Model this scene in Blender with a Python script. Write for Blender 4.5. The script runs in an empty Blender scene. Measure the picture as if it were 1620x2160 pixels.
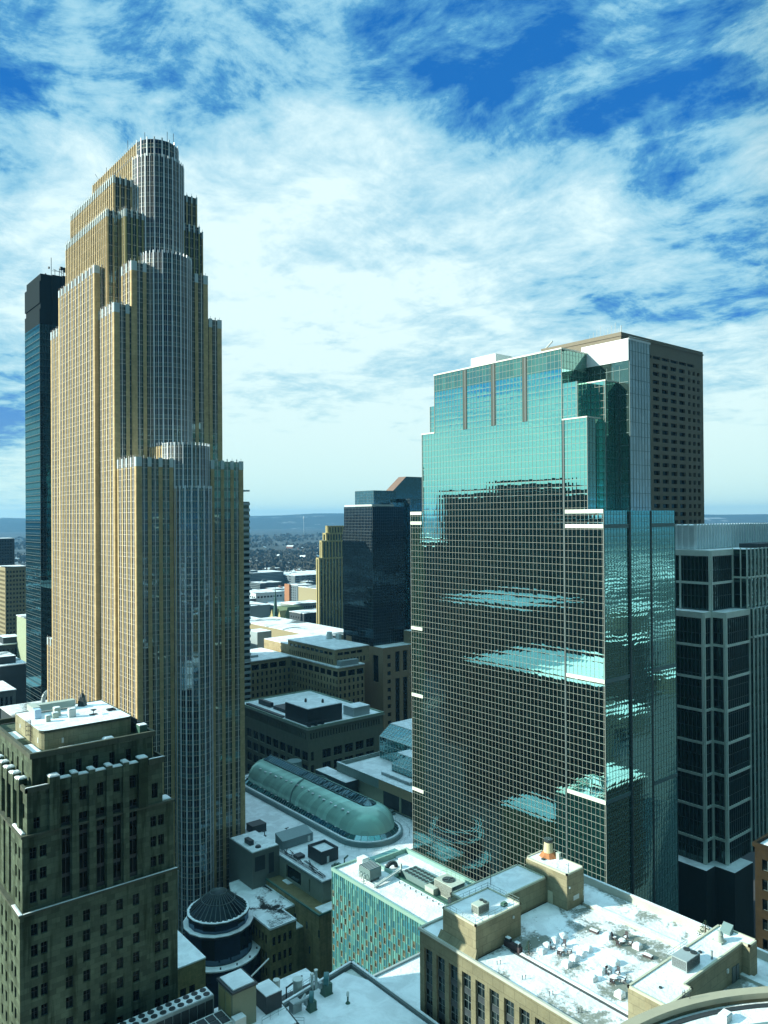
import bpy, math, random
from mathutils import Vector, Matrix
from math import sin, cos, tan, pi, radians, hypot, exp, atan2
sc = bpy.context.scene
COL = sc.collection
rnd = random.Random(7)

# ---------------------------------------------------------------- camera
# world axes follow the street grid: +x runs away to the right, +y away to the left, street level z = 0
CAM = Vector((0, 0, 150))
A_, PITCH, ROLL = radians(50.75), radians(.35), radians(.40)
fw = Vector((cos(A_)*cos(PITCH), sin(A_)*cos(PITCH), sin(PITCH)))
rt = Vector((sin(A_), -cos(A_), 0)); up = rt.cross(fw)
rt, up = cos(ROLL)*rt - sin(ROLL)*up, cos(ROLL)*up + sin(ROLL)*rt
cam_d = bpy.data.cameras.new('camera'); cam = bpy.data.objects.new('camera', cam_d); COL.objects.link(cam)
cam.matrix_world = Matrix(((rt.x, up.x, -fw.x, CAM.x), (rt.y, up.y, -fw.y, CAM.y), (rt.z, up.z, -fw.z, CAM.z), (0, 0, 0, 1)))
cam_d.sensor_width = 36; cam_d.lens = 1640/2160*36; cam_d.clip_start = 1; cam_d.clip_end = 60000
sc.camera = cam

# ---------------------------------------------------------------- light and exposure
sc.view_settings.view_transform = 'Standard'; sc.view_settings.look = 'None'
sc.view_settings.exposure = 0.85; sc.view_settings.gamma = 1
sc.cycles.use_denoising = True
sc.cycles.max_bounces = 6; sc.cycles.diffuse_bounces = 3; sc.cycles.glossy_bounces = 4
sc.cycles.volume_bounces = 0; sc.cycles.sample_clamp_indirect = 6; sc.cycles.caustics_reflective = False; sc.cycles.caustics_refractive = False
SUN_AZ, SUN_EL = radians(27), radians(24.4)
SUN = Vector((-cos(SUN_AZ)*cos(SUN_EL), sin(SUN_AZ)*cos(SUN_EL), sin(SUN_EL)))
sun_d = bpy.data.lights.new('sun', 'SUN'); sun = bpy.data.objects.new('sun', sun_d); COL.objects.link(sun)
sun_d.energy = 4.3; sun_d.angle = radians(.5); sun_d.color = (.97, 1.0, .86)
sun.rotation_euler = (-SUN).to_track_quat('-Z', 'Y').to_euler(); sun.location = (-300, 150, 400)

# ---------------------------------------------------------------- node helpers
def node(t, typ, ins=None, **props):
    n = t.nodes.new(typ)
    for k, v in props.items(): setattr(n, k, v)
    for k, v in (ins or {}).items():
        s = n.inputs[k]
        if isinstance(v, bpy.types.NodeSocket): t.links.new(v, s)
        else: s.default_value = v
    return n
def M(t, op, a, b=0.0, c=0.0, clamp=False):
    n = node(t, 'ShaderNodeMath', {0: a, 1: b, 2: c}, operation=op, use_clamp=clamp); return n.outputs[0]
def VM(t, op, a, b=(0, 0, 0)):
    n = node(t, 'ShaderNodeVectorMath', {0: a}, operation=op)
    if op == 'SCALE':
        if isinstance(b, bpy.types.NodeSocket): t.links.new(b, n.inputs['Scale'])
        else: n.inputs['Scale'].default_value = b
    elif op != 'NORMALIZE':
        if isinstance(b, bpy.types.NodeSocket): t.links.new(b, n.inputs[1])
        else: n.inputs[1].default_value = b
    return n.outputs['Value'] if op == 'DOT_PRODUCT' else n.outputs[0]
def mixc(t, f, a, b, mode='MIX'):
    n = node(t, 'ShaderNodeMix', data_type='RGBA', blend_type=mode)
    for i, v in ((0, f), (6, a), (7, b)):
        if isinstance(v, bpy.types.NodeSocket): t.links.new(v, n.inputs[i])
        else: n.inputs[i].default_value = v if i == 0 else (*v, 1)
    return n.outputs[2]
def sstep(t, v, lo, hi, a=0.0, b=1.0):
    n = node(t, 'ShaderNodeMapRange', {0: v, 1: lo, 2: hi, 3: a, 4: b}, interpolation_type='SMOOTHSTEP'); return n.outputs[0]
def lin(t, v, lo, hi, a=0.0, b=1.0):
    n = node(t, 'ShaderNodeMapRange', {0: v, 1: lo, 2: hi, 3: a, 4: b}, clamp=True); return n.outputs[0]

# ---------------------------------------------------------------- sky: Nishita blue with a layer of high broken cloud
w = bpy.data.worlds.new('World'); sc.world = w; w.use_nodes = True
t = w.node_tree; t.nodes.clear()
dirv = node(t, 'ShaderNodeTexCoord').outputs['Generated']
sep = node(t, 'ShaderNodeSeparateXYZ', {0: dirv})
z = M(t, 'MAXIMUM', sep.outputs[2], 0.0)
zz = M(t, 'ADD', z, .13)
pl = node(t, 'ShaderNodeCombineXYZ', {0: M(t, 'DIVIDE', sep.outputs[0], zz), 1: M(t, 'DIVIDE', sep.outputs[1], zz), 2: 0.0}).outputs[0]
def noise(t, vec, scale, detail=6, rough=.55, dist=0.0):
    return node(t, 'ShaderNodeTexNoise', {'Vector': vec, 'Scale': scale, 'Detail': detail, 'Roughness': rough, 'Distortion': dist}).outputs[0]
warp = VM(t, 'ADD', pl, VM(t, 'SCALE', node(t, 'ShaderNodeTexNoise', {'Vector': pl, 'Scale': .8, 'Detail': 3}).outputs[1], .40))
nA = noise(t, warp, 1.15, 12, .60, .35)
nB = noise(t, pl, .45, 3, .5)
nC = noise(t, warp, 3.4, 10, .68, .3)
def blob(v, r0, r1, amp):
    d = VM(t, 'DOT_PRODUCT', dirv, v)
    return M(t, 'MULTIPLY', sstep(t, d, cos(radians(r1)), cos(radians(r0))), amp)
def sky_dir(px, py):
    v = fw*1640 + rt*(px-810) - up*(py-1080); return v.normalized()
nD = noise(t, VM(t, 'MULTIPLY', warp, (1.0, .55, 1.0)), 11.0, 6, .6, .4)
ctr = lambda n_, k: M(t, 'MULTIPLY', M(t, 'SUBTRACT', n_, .5), k)
cov = M(t, 'ADD', M(t, 'ADD', .5, ctr(nA, .72)), ctr(nB, .30))
cov = M(t, 'ADD', M(t, 'ADD', cov, ctr(nC, 1.15)), ctr(nD, .45))
holes = None
for px, py, r0, r1, amp in ((130, 60, 0, 8, .13), (330, 10, 0, 5, .10), (980, 20, 0, 8, .085), (1270, 50, 1, 9, .05), (1590, 60, 0, 8, -.06), (1530, 400, 0, 9, .05),
                            (1000, 215, 0, 5, .06), (790, 205, 0, 2.2, .12), (1430, 230, 0, 7, .08), (10, 890, 0, 3.0, .36), (20, 290, 0, 4.5, .10), (1600, 600, 0, 7, .05)):
    b = blob(sky_dir(px, py), r0, r1, amp); holes = b if holes is None else M(t, 'ADD', holes, b)
fill = None
for px, py, r0, r1, amp in ((680, 780, 2, 20, .27), (150, 480, 1, 9, .12), (1250, 600, 1, 11, .10), (420, 260, 1, 12, .03), (60, 580, 0, 7, .16), (1560, 900, 0, 9, .22), (700, 420, 0, 9, .04)):
    b = blob(sky_dir(px, py), r0, r1, amp); fill = b if fill is None else M(t, 'ADD', fill, b)
cov = M(t, 'ADD', M(t, 'SUBTRACT', cov, holes), fill)
fwd = VM(t, 'DOT_PRODUCT', dirv, (fw.x, fw.y, 0))
cov = M(t, 'SUBTRACT', cov, lin(t, fwd, .35, -.5, 0.0, .06))       # clearer sky behind the viewer
cov = M(t, 'ADD', cov, sstep(t, z, .08, .17, .30, 0.0))             # a bright bank all round the horizon
cov = M(t, 'ADD', cov, sstep(t, z, .6, .8, 0.0, .40))
dens = M(t, 'MAXIMUM', lin(t, cov, .20, .82), .07)
sky = node(t, 'ShaderNodeTexSky', sky_type='NISHITA', sun_disc=False, sun_elevation=SUN_EL, sun_rotation=atan2(SUN.x, SUN.y), air_density=1.0, dust_density=.4, ozone_density=2.5)
blue = mixc(t, 1.0, sky.outputs[0], (.05, .34, .70), 'MULTIPLY')
blue = mixc(t, .62, blue, (.02, 1.0, 3.6))
low = M(t, 'POWER', M(t, 'SUBTRACT', 1.0, z, clamp=True), 9.0)
cl_thin, cl_thick = (.95, 2.95, 4.25), (4.5, 5.7, 5.85)
col = mixc(t, sstep(t, dens, .0, .50), blue, cl_thin)
col = mixc(t, lin(t, dens, .28, 1.0), col, cl_thick)
col = mixc(t, M(t, 'MULTIPLY', low, lin(t, dens, 0, 1, .42, .9)), col, (3.7, 5.4, 4.9))
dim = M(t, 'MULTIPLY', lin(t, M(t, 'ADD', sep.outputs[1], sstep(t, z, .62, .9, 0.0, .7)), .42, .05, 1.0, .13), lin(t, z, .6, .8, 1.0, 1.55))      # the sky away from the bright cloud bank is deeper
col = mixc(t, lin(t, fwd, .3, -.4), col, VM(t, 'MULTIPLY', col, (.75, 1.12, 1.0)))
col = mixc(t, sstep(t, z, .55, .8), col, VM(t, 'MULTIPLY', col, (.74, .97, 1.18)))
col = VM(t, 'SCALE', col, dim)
below = lin(t, sep.outputs[2], -.02, -.001, 1.0, 0.0)
col = mixc(t, below, col, (.4, .8, 1.0))
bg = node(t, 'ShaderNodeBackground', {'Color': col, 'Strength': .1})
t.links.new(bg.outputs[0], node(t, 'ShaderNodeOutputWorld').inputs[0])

# ---------------------------------------------------------------- materials
def new_mat(name):
    m = bpy.data.materials.new(name); m.use_nodes = True; m.node_tree.nodes.clear(); return m, m.node_tree
def out(t, sh): t.links.new(sh, node(t, 'ShaderNodeOutputMaterial').inputs[0])
def plain(name, c, rough=.7, metal=0.0, var=.25, scale=.6, streak=0.0, spec=.3):
    m, t = new_mat(name)
    pos = node(t, 'ShaderNodeNewGeometry').outputs['Position']
    n1 = noise(t, pos, scale, 6, .6); n2 = noise(t, pos, scale*7, 3, .6)
    f = M(t, 'ADD', M(t, 'MULTIPLY', M(t, 'SUBTRACT', n1, .5), 2*var), M(t, 'MULTIPLY', M(t, 'SUBTRACT', n2, .5), var))
    if streak:
        s = noise(t, VM(t, 'MULTIPLY', pos, (1.3, 1.3, .07)), 1.0, 5, .65)
        f = M(t, 'SUBTRACT', f, M(t, 'MULTIPLY', sstep(t, s, .5, .72), streak))
    k = M(t, 'MAXIMUM', M(t, 'ADD', 1.0, f), .12)
    cc = VM(t, 'SCALE', node(t, 'ShaderNodeRGB').outputs[0], k); cc.node.inputs[0].links[0].from_node.outputs[0].default_value = (*c, 1)
    b = node(t, 'ShaderNodeBsdfPrincipled', {'Base Color': cc, 'Roughness': rough, 'Metallic': metal, 'Specular IOR Level': spec})
    out(t, b.outputs[0]); return m
def ashlar(name, c, bw=1.3, bh=.75, var=.22, stain=.5, moss=(.05, .07, .03)):
    """dressed stone: blocks of slightly different tone, run-off stains"""
    m, t = new_mat(name)
    pos = node(t, 'ShaderNodeNewGeometry').outputs['Position']
    s = node(t, 'ShaderNodeSeparateXYZ', {0: pos})
    hz = M(t, 'FLOOR', M(t, 'DIVIDE', s.outputs[2], bh))
    u = M(t, 'ADD', M(t, 'DIVIDE', M(t, 'ADD', s.outputs[0], s.outputs[1]), bw), M(t, 'MULTIPLY', M(t, 'MODULO', hz, 2.0), .5))
    cell = node(t, 'ShaderNodeCombineXYZ', {0: M(t, 'FLOOR', u), 1: hz, 2: 0.0}).outputs[0]
    wn = node(t, 'ShaderNodeTexWhiteNoise', {0: cell}, noise_dimensions='3D').outputs[0]
    fu = M(t, 'ABSOLUTE', M(t, 'SUBTRACT', M(t, 'FRACT', u), .5)); fz = M(t, 'ABSOLUTE', M(t, 'SUBTRACT', M(t, 'FRACT', M(t, 'DIVIDE', s.outputs[2], bh)), .5))
    joint = M(t, 'MAXIMUM', sstep(t, fu, .475, .495), sstep(t, fz, .46, .49))
    n1 = noise(t, pos, .35, 6, .65); n2 = noise(t, pos, 3.0, 4, .6)
    k = M(t, 'ADD', 1.0, M(t, 'MULTIPLY', M(t, 'SUBTRACT', wn, .5), 2*var))
    k = M(t, 'ADD', k, M(t, 'MULTIPLY', M(t, 'SUBTRACT', n1, .5), .9)); k = M(t, 'ADD', k, M(t, 'MULTIPLY', M(t, 'SUBTRACT', n2, .5), .35))
    k = M(t, 'MULTIPLY', k, M(t, 'SUBTRACT', 1.0, M(t, 'MULTIPLY', joint, .35)))
    st = noise(t, VM(t, 'MULTIPLY', pos, (.55, .55, .05)), 1.0, 6, .6)
    st = M(t, 'MULTIPLY', sstep(t, st, .5, .62), stain)
    base = VM(t, 'SCALE', node(t, 'ShaderNodeRGB').outputs[0], M(t, 'MAXIMUM', k, .2)); base.node.inputs[0].links[0].from_node.outputs[0].default_value = (*c, 1)
    cc = mixc(t, st, base, moss)
    b = node(t, 'ShaderNodeBsdfPrincipled', {'Base Color': cc, 'Roughness': .85, 'Specular IOR Level': .2})
    bm = node(t, 'ShaderNodeBump', {'Height': M(t, 'SUBTRACT', n2, M(t, 'MULTIPLY', joint, .8)), 'Strength': .35, 'Distance': .05}); t.links.new(bm.outputs[0], b.inputs['Normal'])
    out(t, b.outputs[0]); return m
def snow(name, bare=.0, seed=0.0, c=(.84, .89, .91), dark=(.13, .16, .155), scale=.16, spots=.55):
    """roof snow, blown thin in places so that gravel or membrane shows"""
    m, t = new_mat(name)
    pos = node(t, 'ShaderNodeNewGeometry').outputs['Position']
    p2 = VM(t, 'ADD', pos, (seed*17.3, seed*9.1, seed*3.0))
    n1 = noise(t, p2, scale, 3, .55, .5); n2 = noise(t, p2, 1.8, 6, .7); n3 = noise(t, p2, .5, 4, .6)
    f = M(t, 'ADD', M(t, 'MULTIPLY', n1, .72), M(t, 'MULTIPLY', n2, .28))
    br = sstep(t, f, 1-bare-.04, 1-bare+.05) if bare else 0.0
    sn = mixc(t, sstep(t, noise(t, p2, .22, 5, .6, .6), .40, .62), tuple(x*.82 for x in c), c)
    speck = sstep(t, noise(t, p2, 2.4, 2, .5), .74, .80)
    dk = mixc(t, n2, tuple(x*.75 for x in dark), tuple(x*1.35 for x in dark))
    cc = mixc(t, M(t, 'MULTIPLY', speck, spots), sn, tuple(x*1.6 for x in dark))
    if bare: cc = mixc(t, br, cc, dk)
    b = node(t, 'ShaderNodeBsdfPrincipled', {'Base Color': cc, 'Roughness': .8, 'Specular IOR Level': .15})
    hgt = M(t, 'ADD', M(t, 'MULTIPLY', n2, .35), n3)
    if bare: hgt = M(t, 'SUBTRACT', hgt, M(t, 'MULTIPLY', br, .5))
    bm = node(t, 'ShaderNodeBump', {'Height': hgt, 'Strength': .7, 'Distance': .4}); t.links.new(bm.outputs[0], b.inputs['Normal'])
    out(t, b.outputs[0]); return m
def glass(name, refl, base, cw=1.34, ch=1.9, ou=0.0, oz=0.0, bulge=.012, tilt=.012, wave=.006, f0=.4, rough=.012, span=0.0, span_c=None, bvar=.6):
    """curtain-wall glazing: every pane bulges and leans a little on its own, so what it mirrors breaks up pane by pane"""
    m, t = new_mat(name)
    g = node(t, 'ShaderNodeNewGeometry'); pos = g.outputs['Position']
    s = node(t, 'ShaderNodeSeparateXYZ', {0: pos})
    u = M(t, 'ADD', M(t, 'DIVIDE', M(t, 'ADD', s.outputs[0], s.outputs[1]), cw), ou)
    v = M(t, 'ADD', M(t, 'DIVIDE', s.outputs[2], ch), oz)
    fu, fv = M(t, 'FRACT', u), M(t, 'FRACT', v)
    cell = node(t, 'ShaderNodeCombineXYZ', {0: M(t, 'FLOOR', u), 1: M(t, 'FLOOR', v), 2: 3.0}).outputs[0]
    wn = node(t, 'ShaderNodeTexWhiteNoise', {0: cell}, noise_dimensions='3D')
    ws = node(t, 'ShaderNodeSeparateColor', {0: wn.outputs[1]})
    a = M(t, 'ADD', M(t, 'MULTIPLY', M(t, 'SUBTRACT', fu, .5), 2*bulge), M(t, 'MULTIPLY', M(t, 'SUBTRACT', ws.outputs[0], .5), 2*tilt))
    b = M(t, 'ADD', M(t, 'MULTIPLY', M(t, 'SUBTRACT', fv, .5), 2*bulge), M(t, 'MULTIPLY', M(t, 'SUBTRACT', ws.outputs[1], .5), 2*tilt))
    nz = node(t, 'ShaderNodeTexNoise', {'Vector': pos, 'Scale': .45, 'Detail': 2})
    per = node(t, 'ShaderNodeCombineXYZ', {0: a, 1: a, 2: b}).outputs[0]
    per = VM(t, 'ADD', per, VM(t, 'SCALE', VM(t, 'SUBTRACT', nz.outputs[1], (.5, .5, .5)), wave*2))
    nn = VM(t, 'NORMALIZE', VM(t, 'ADD', g.outputs['Normal'], per))
    k = M(t, 'ADD', 1-bvar, M(t, 'MULTIPLY', M(t, 'POWER', ws.outputs[2], 2.0), bvar*3))
    bc = VM(t, 'SCALE', node(t, 'ShaderNodeRGB').outputs[0], k); bc.node.inputs[0].links[0].from_node.outputs[0].default_value = (*base, 1)
    lw = node(t, 'ShaderNodeLayerWeight', {'Blend': .5, 'Normal': nn}).outputs['Facing']
    fac = M(t, 'ADD', f0, M(t, 'MULTIPLY', M(t, 'POWER', lw, 3.0), 1-f0-.05), clamp=True)
    if span:
        sp = M(t, 'LESS_THAN', fv, span)
        bc = mixc(t, sp, bc, span_c or tuple(x*.5 for x in base)); fac = M(t, 'MULTIPLY', fac, M(t, 'SUBTRACT', 1.0, M(t, 'MULTIPLY', sp, .45)))
    d = node(t, 'ShaderNodeBsdfDiffuse', {'Color': bc}); gl = node(t, 'ShaderNodeBsdfGlossy', {'Color': (*refl, 1), 'Roughness': rough, 'Normal': nn})
    mx = node(t, 'ShaderNodeMixShader', {0: fac, 1: d.outputs[0], 2: gl.outputs[0]}); out(t, mx.outputs[0]); return m

# ---------------------------------------------------------------- mesh helpers
class MB:
    """collects faces; build() links them as ONE mesh object"""
    def __init__(s): s.v, s.f, s.m = [], [], []
    def face(s, pts, m=0):
        i = len(s.v); s.v += [tuple(p) for p in pts]; s.f.append(tuple(range(i, i+len(pts)))); s.m.append(m)
    def box(s, x0, x1, y0, y1, z0, z1, m=0, top=None):
        i = len(s.v)
        s.v += [(x0, y0, z0), (x1, y0, z0), (x1, y1, z0), (x0, y1, z0), (x0, y0, z1), (x1, y0, z1), (x1, y1, z1), (x0, y1, z1)]
        for q in ((0, 3, 2, 1), (0, 1, 5, 4), (1, 2, 6, 5), (2, 3, 7, 6), (3, 0, 4, 7)): s.f.append(tuple(i+k for k in q)); s.m.append(m)
        s.f.append((i+4, i+5, i+6, i+7)); s.m.append(m if top is None else top)
    def obox(s, P, d, n, a0, a1, o0, o1, z0, z1, m=0):
        """box along a wall: a = along d from P, o = outward along n"""
        i = len(s.v)
        for zz in (z0, z1):
            for a, o in ((a0, o0), (a1, o0), (a1, o1), (a0, o1)): s.v.append((P[0]+d[0]*a+n[0]*o, P[1]+d[1]*a+n[1]*o, zz))
        flip = d[0]*n[1]-d[1]*n[0] < 0
        for q in ((0, 3, 2, 1), (0, 1, 5, 4), (1, 2, 6, 5), (2, 3, 7, 6), (3, 0, 4, 7), (4, 5, 6, 7)):
            q = tuple(i+k for k in q); s.f.append(q[::-1] if flip else q); s.m.append(m)
    def prism(s, poly, z0, z1, m=0, top=None, bottom=False):
        i = len(s.v); n = len(poly)
        s.v += [(p[0], p[1], z0) for p in poly] + [(p[0], p[1], z1) for p in poly]
        for k in range(n):
            j = (k+1) % n; s.f.append((i+k, i+j, i+n+j, i+n+k)); s.m.append(m)
        s.f.append(tuple(i+n+k for k in range(n))); s.m.append(m if top is None else top)
        if bottom: s.f.append(tuple(i+k for k in range(n))[::-1]); s.m.append(m)
    def cone(s, x, y, z0, z1, r0, r1, n=16, m=0, cap=True, ph=0.0):
        i = len(s.v)
        for zz, r in ((z0, r0), (z1, r1)):
            s.v += [(x+r*cos(ph+2*pi*k/n), y+r*sin(ph+2*pi*k/n), zz) for k in range(n)]
        for k in range(n):
            j = (k+1) % n; s.f.append((i+k, i+j, i+n+j, i+n+k)); s.m.append(m)
        if cap: s.f.append(tuple(i+n+k for k in range(n))); s.m.append(m); s.f.append(tuple(i+k for k in range(n))[::-1]); s.m.append(m)
    def tube(s, p, q, r, n=6, m=0):
        p, q = Vector(p), Vector(q); ax = (q-p).normalized(); a = ax.orthogonal().normalized(); b = ax.cross(a); i = len(s.v)
        for c in (p, q): s.v += [tuple(c+a*r*cos(2*pi*k/n)+b*r*sin(2*pi*k/n)) for k in range(n)]
        for k in range(n):
            j = (k+1) % n; s.f.append((i+k, i+j, i+n+j, i+n+k)); s.m.append(m)
        s.f.append(tuple(i+n+k for k in range(n))); s.m.append(m); s.f.append(tuple(i+k for k in range(n))[::-1]); s.m.append(m)
    def loft(s, rings, m=0, closed=True):
        i = len(s.v); n = len(rings[0])
        for r in rings: s.v += [tuple(p) for p in r]
        for a in range(len(rings)-1):
            for k in range(n if closed else n-1):
                j = (k+1) % n; s.f.append((i+a*n+k, i+a*n+j, i+(a+1)*n+j, i+(a+1)*n+k)); s.m.append(m)
    def blob(s, c, r, seed=0, m=0, n=8, rings=5):
        R = random.Random(seed); rr = []
        for a in range(rings):
            th = pi*(a+.35)/(rings-.3); row = []
            for k in range(n):
                q = 1+R.uniform(-.2, .2); row.append((c[0]+r[0]*q*sin(th)*cos(2*pi*k/n), c[1]+r[1]*q*sin(th)*sin(2*pi*k/n), c[2]+r[2]*q*cos(th)))
            rr.append(row)
        s.loft(rr[::-1], m); s.face(rr[0], m)
    def build_each(s, name, mat, parent, nv=8, kind=None):
        nf = len(s.f)*nv//max(1, len(s.v))
        for k in range(len(s.v)//nv):
            q = MB(); q.v = s.v[k*nv:(k+1)*nv]; q.f = [tuple(i-k*nv for i in f) for f in s.f[k*nf:(k+1)*nf]]; q.m = [0]*nf; q.build(name, mat, parent)
    def build(s, name, mats, parent=None, smooth=None, local=False):
        me = bpy.data.meshes.new(name)
        off = (0, 0, 0)
        if parent is not None and not local:
            r = parent
            while r.parent is not None: r = r.parent
            off = tuple(r.location)
        me.from_pydata([(a-off[0], b-off[1], c-off[2]) for a, b, c in s.v] if any(off) else s.v, [], s.f)
        for mm in (mats if isinstance(mats, (list, tuple)) else [mats]): me.materials.append(mm)
        if any(s.m): me.polygons.foreach_set('material_index', s.m)
        if smooth:
            me.polygons.foreach_set('use_smooth', [True]*len(me.polygons)); me.set_sharp_from_angle(angle=radians(smooth))
        me.update()
        o = bpy.data.objects.new(name, me); COL.objects.link(o)
        if parent is not None: o.parent = parent
        return o
def tag(o, label=None, cat=None, group=None, kind=None):
    for k, v in (('label', label), ('category', cat), ('group', group), ('kind', kind)):
        if v: o[k] = v
    return o
def thing(name, label, cat, loc=(0, 0, 0), group=None, rz=0.0):
    o = bpy.data.objects.new(name, None); COL.objects.link(o); o.location = loc; o.rotation_euler = (0, 0, rz); o.empty_display_size = .5
    return tag(o, label, cat, group)
def structure(name, mb, mat): return tag(mb.build(name, mat), kind='structure')
def dup(root, loc, rz=0.0, label=None):
    def cp(o, par):
        c = o.copy(); COL.objects.link(c); c.parent = par
        for ch in o.children: cp(ch, c)
        return c
    kids = list(root.children); r = root.copy(); COL.objects.link(r)
    for ch in kids: cp(ch, r)
    r.location = loc; r.rotation_euler = (0, 0, rz)
    if label: r['label'] = label
    return r
def ccw_edges(poly):
    for i, p in enumerate(poly):
        q = poly[(i+1) % len(poly)]; L = hypot(q[0]-p[0], q[1]-p[1]); d = ((q[0]-p[0])/L, (q[1]-p[1])/L)
        yield p, d, (d[1], -d[0]), L
def rect(x0, x1, y0, y1): return [(x0, y0), (x1, y0), (x1, y1), (x0, y1)]
def seen(n): return n[0] < -.05 or n[1] < -.05
def wall_face(mb, P, d, n, W, z0, z1, rects, rev=.3, m=0, mr=None):
    """wall with real openings: rects (a0,a1,za,zb); reveals go rev deep"""
    us = sorted({0.0, W, *[r[0] for r in rects], *[r[1] for r in rects]}); zs = sorted({z0, z1, *[r[2] for r in rects], *[r[3] for r in rects]})
    pt = lambda a, o, zz: (P[0]+d[0]*a+n[0]*o, P[1]+d[1]*a+n[1]*o, zz)
    mr = m if mr is None else mr
    for i in range(len(us)-1):
        ca = (us[i]+us[i+1])/2; hit = [r for r in rects if r[0] < ca < r[1]]
        start = None
        for j in range(len(zs)-1):
            cz = (zs[j]+zs[j+1])/2; hole = any(r[2] < cz < r[3] for r in hit)
            if not hole and start is None: start = zs[j]
            if hole and start is not None: mb.face([pt(us[i], 0, start), pt(us[i+1], 0, start), pt(us[i+1], 0, zs[j]), pt(us[i], 0, zs[j])], m); start = None
        if start is not None: mb.face([pt(us[i], 0, start), pt(us[i+1], 0, start), pt(us[i+1], 0, z1), pt(us[i], 0, z1)], m)
    for a0, a1, za, zb in rects:
        mb.face([pt(a0, 0, za), pt(a1, 0, za), pt(a1, -rev, za), pt(a0, -rev, za)], mr); mb.face([pt(a0, 0, zb), pt(a0, -rev, zb), pt(a1, -rev, zb), pt(a1, 0, zb)], mr)
        mb.face([pt(a0, 0, za), pt(a0, -rev, za), pt(a0, -rev, zb), pt(a0, 0, zb)], mr); mb.face([pt(a1, 0, za), pt(a1, 0, zb), pt(a1, -rev, zb), pt(a1, -rev, za)], mr)
_wm = {}
def win_mesh(name, w_, h, d, n, fr, fmat, gmat, bars):
    key = (name, round(w_, 2), round(h, 2), d, n, fmat.name, gmat.name, bars)
    if key in _wm: return _wm[key]
    mb = MB(); P = (-d[0]*w_/2, -d[1]*w_/2)
    mb.face([(P[0], P[1], -h/2), (P[0]+d[0]*w_, P[1]+d[1]*w_, -h/2), (P[0]+d[0]*w_, P[1]+d[1]*w_, h/2), (P[0], P[1], h/2)], 1)
    for a0, a1, za, zb in ((0, w_, -h/2, -h/2+fr), (0, w_, h/2-fr, h/2), (0, fr, -h/2+fr, h/2-fr), (w_-fr, w_, -h/2+fr, h/2-fr)): mb.obox(P, d, n, a0, a1, .005, .07, za, zb)
    if 'v' in bars: mb.obox(P, d, n, w_/2-fr/2, w_/2+fr/2, .005, .06, -h/2+fr, h/2-fr)
    if 'h' in bars: mb.obox(P, d, n, fr, w_-fr, .005, .065, h*.04, h*.04+fr)
    me = bpy.data.meshes.new(name); me.from_pydata(mb.v, [], mb.f); me.materials.append(fmat); me.materials.append(gmat); me.polygons.foreach_set('material_index', mb.m)
    _wm[key] = (me, mb); return _wm[key]
def add_windows(root, wins, fmat, gmat, rev=.28, fr=.08, bars='', name='window', cap=100):
    """wins: (P,d,n,a0,a1,z0,z1). The 100 that show largest become parts of their own, the rest one part"""
    L = []
    for P, d, n, a0, a1, za, zb in wins:
        c = Vector((P[0]+d[0]*(a0+a1)/2-n[0]*rev, P[1]+d[1]*(a0+a1)/2-n[1]*rev, (za+zb)/2)); v = c-CAM
        f = -(v.x*n[0]+v.y*n[1])/v.length; q = v.dot(fw)
        inside = q > 0 and abs(v.dot(rt)/q) < .52 and abs(v.dot(up)/q) < .68
        L.append((-(f*(a1-a0)*(zb-za)/v.length_squared) if inside and f > 0 else 1, len(L), c, d, n, a1-a0, zb-za))
    L.sort(key=lambda e: e[:2]); rest = MB(); ro = root
    while ro.parent is not None: ro = ro.parent
    off = ro.location
    for i, (s, _, c, d, n, w_, h) in enumerate(L):
        me, mb = win_mesh(name, w_, h, d, n, fr, fmat, gmat, bars)
        if i < cap:
            o = bpy.data.objects.new(name, me); COL.objects.link(o); o.parent = root; o.location = c-off
        else:
            k = len(rest.v); rest.v += [(a+c.x, b+c.y, e+c.z) for a, b, e in mb.v]; rest.f += [tuple(k+q for q in f) for f in mb.f]; rest.m += mb.m
    if rest.f: tag(rest.build('small_windows', [fmat, gmat], root), kind='stuff')
def parapet_roof(root, x0, x1, y0, y1, z, h, th, wall, snowm, name='parapet', rname='roof_snow', drop=None):
    """parapet ring standing on the walls at height z, snow bed inside"""
    p = MB(); p.box(x0, x1, y0, y0+th, z, z+h); p.box(x0, x1, y1-th, y1, z, z+h); p.box(x0, x0+th, y0+th, y1-th, z, z+h); p.box(x1-th, x1, y0+th, y1-th, z, z+h)
    p.build(name, wall, root)
    s = MB(); s.box(x0+th, x1-th, y0+th, y1-th, z-.2, z+.15 if drop is None else z+drop); return s.build(rname, snowm, root)
# ---------------------------------------------------------------- shared materials
GOLD = ashlar('gold_stone', (.53, .40, .215), 1.4, 1.1, .07, .10, (.30, .24, .10))
GOLD_UP = plain('bronze_stone', (.30, .27, .12), .6, var=.12)
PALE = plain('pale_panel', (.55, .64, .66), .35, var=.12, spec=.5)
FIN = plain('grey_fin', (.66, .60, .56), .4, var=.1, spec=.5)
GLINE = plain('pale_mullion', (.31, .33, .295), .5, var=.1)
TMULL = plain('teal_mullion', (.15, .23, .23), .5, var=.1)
DMULL = plain('dark_mullion', (.10, .13, .13), .5, var=.1)
SNOW = snow('roof_snow', .10, 1.0)
SNOW2 = snow('patchy_roof_snow', .36, 2.0)
SNOWC = snow('clean_roof_snow', 0, 3.0, spots=.25)
DARK = plain('dark_metal', (.035, .045, .05), .5, var=.3)
GREYM = plain('grey_metal', (.30, .36, .37), .45, var=.15, spec=.5)
LIGHTM = plain('light_metal', (.55, .60, .58), .45, var=.12, spec=.5)
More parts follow.
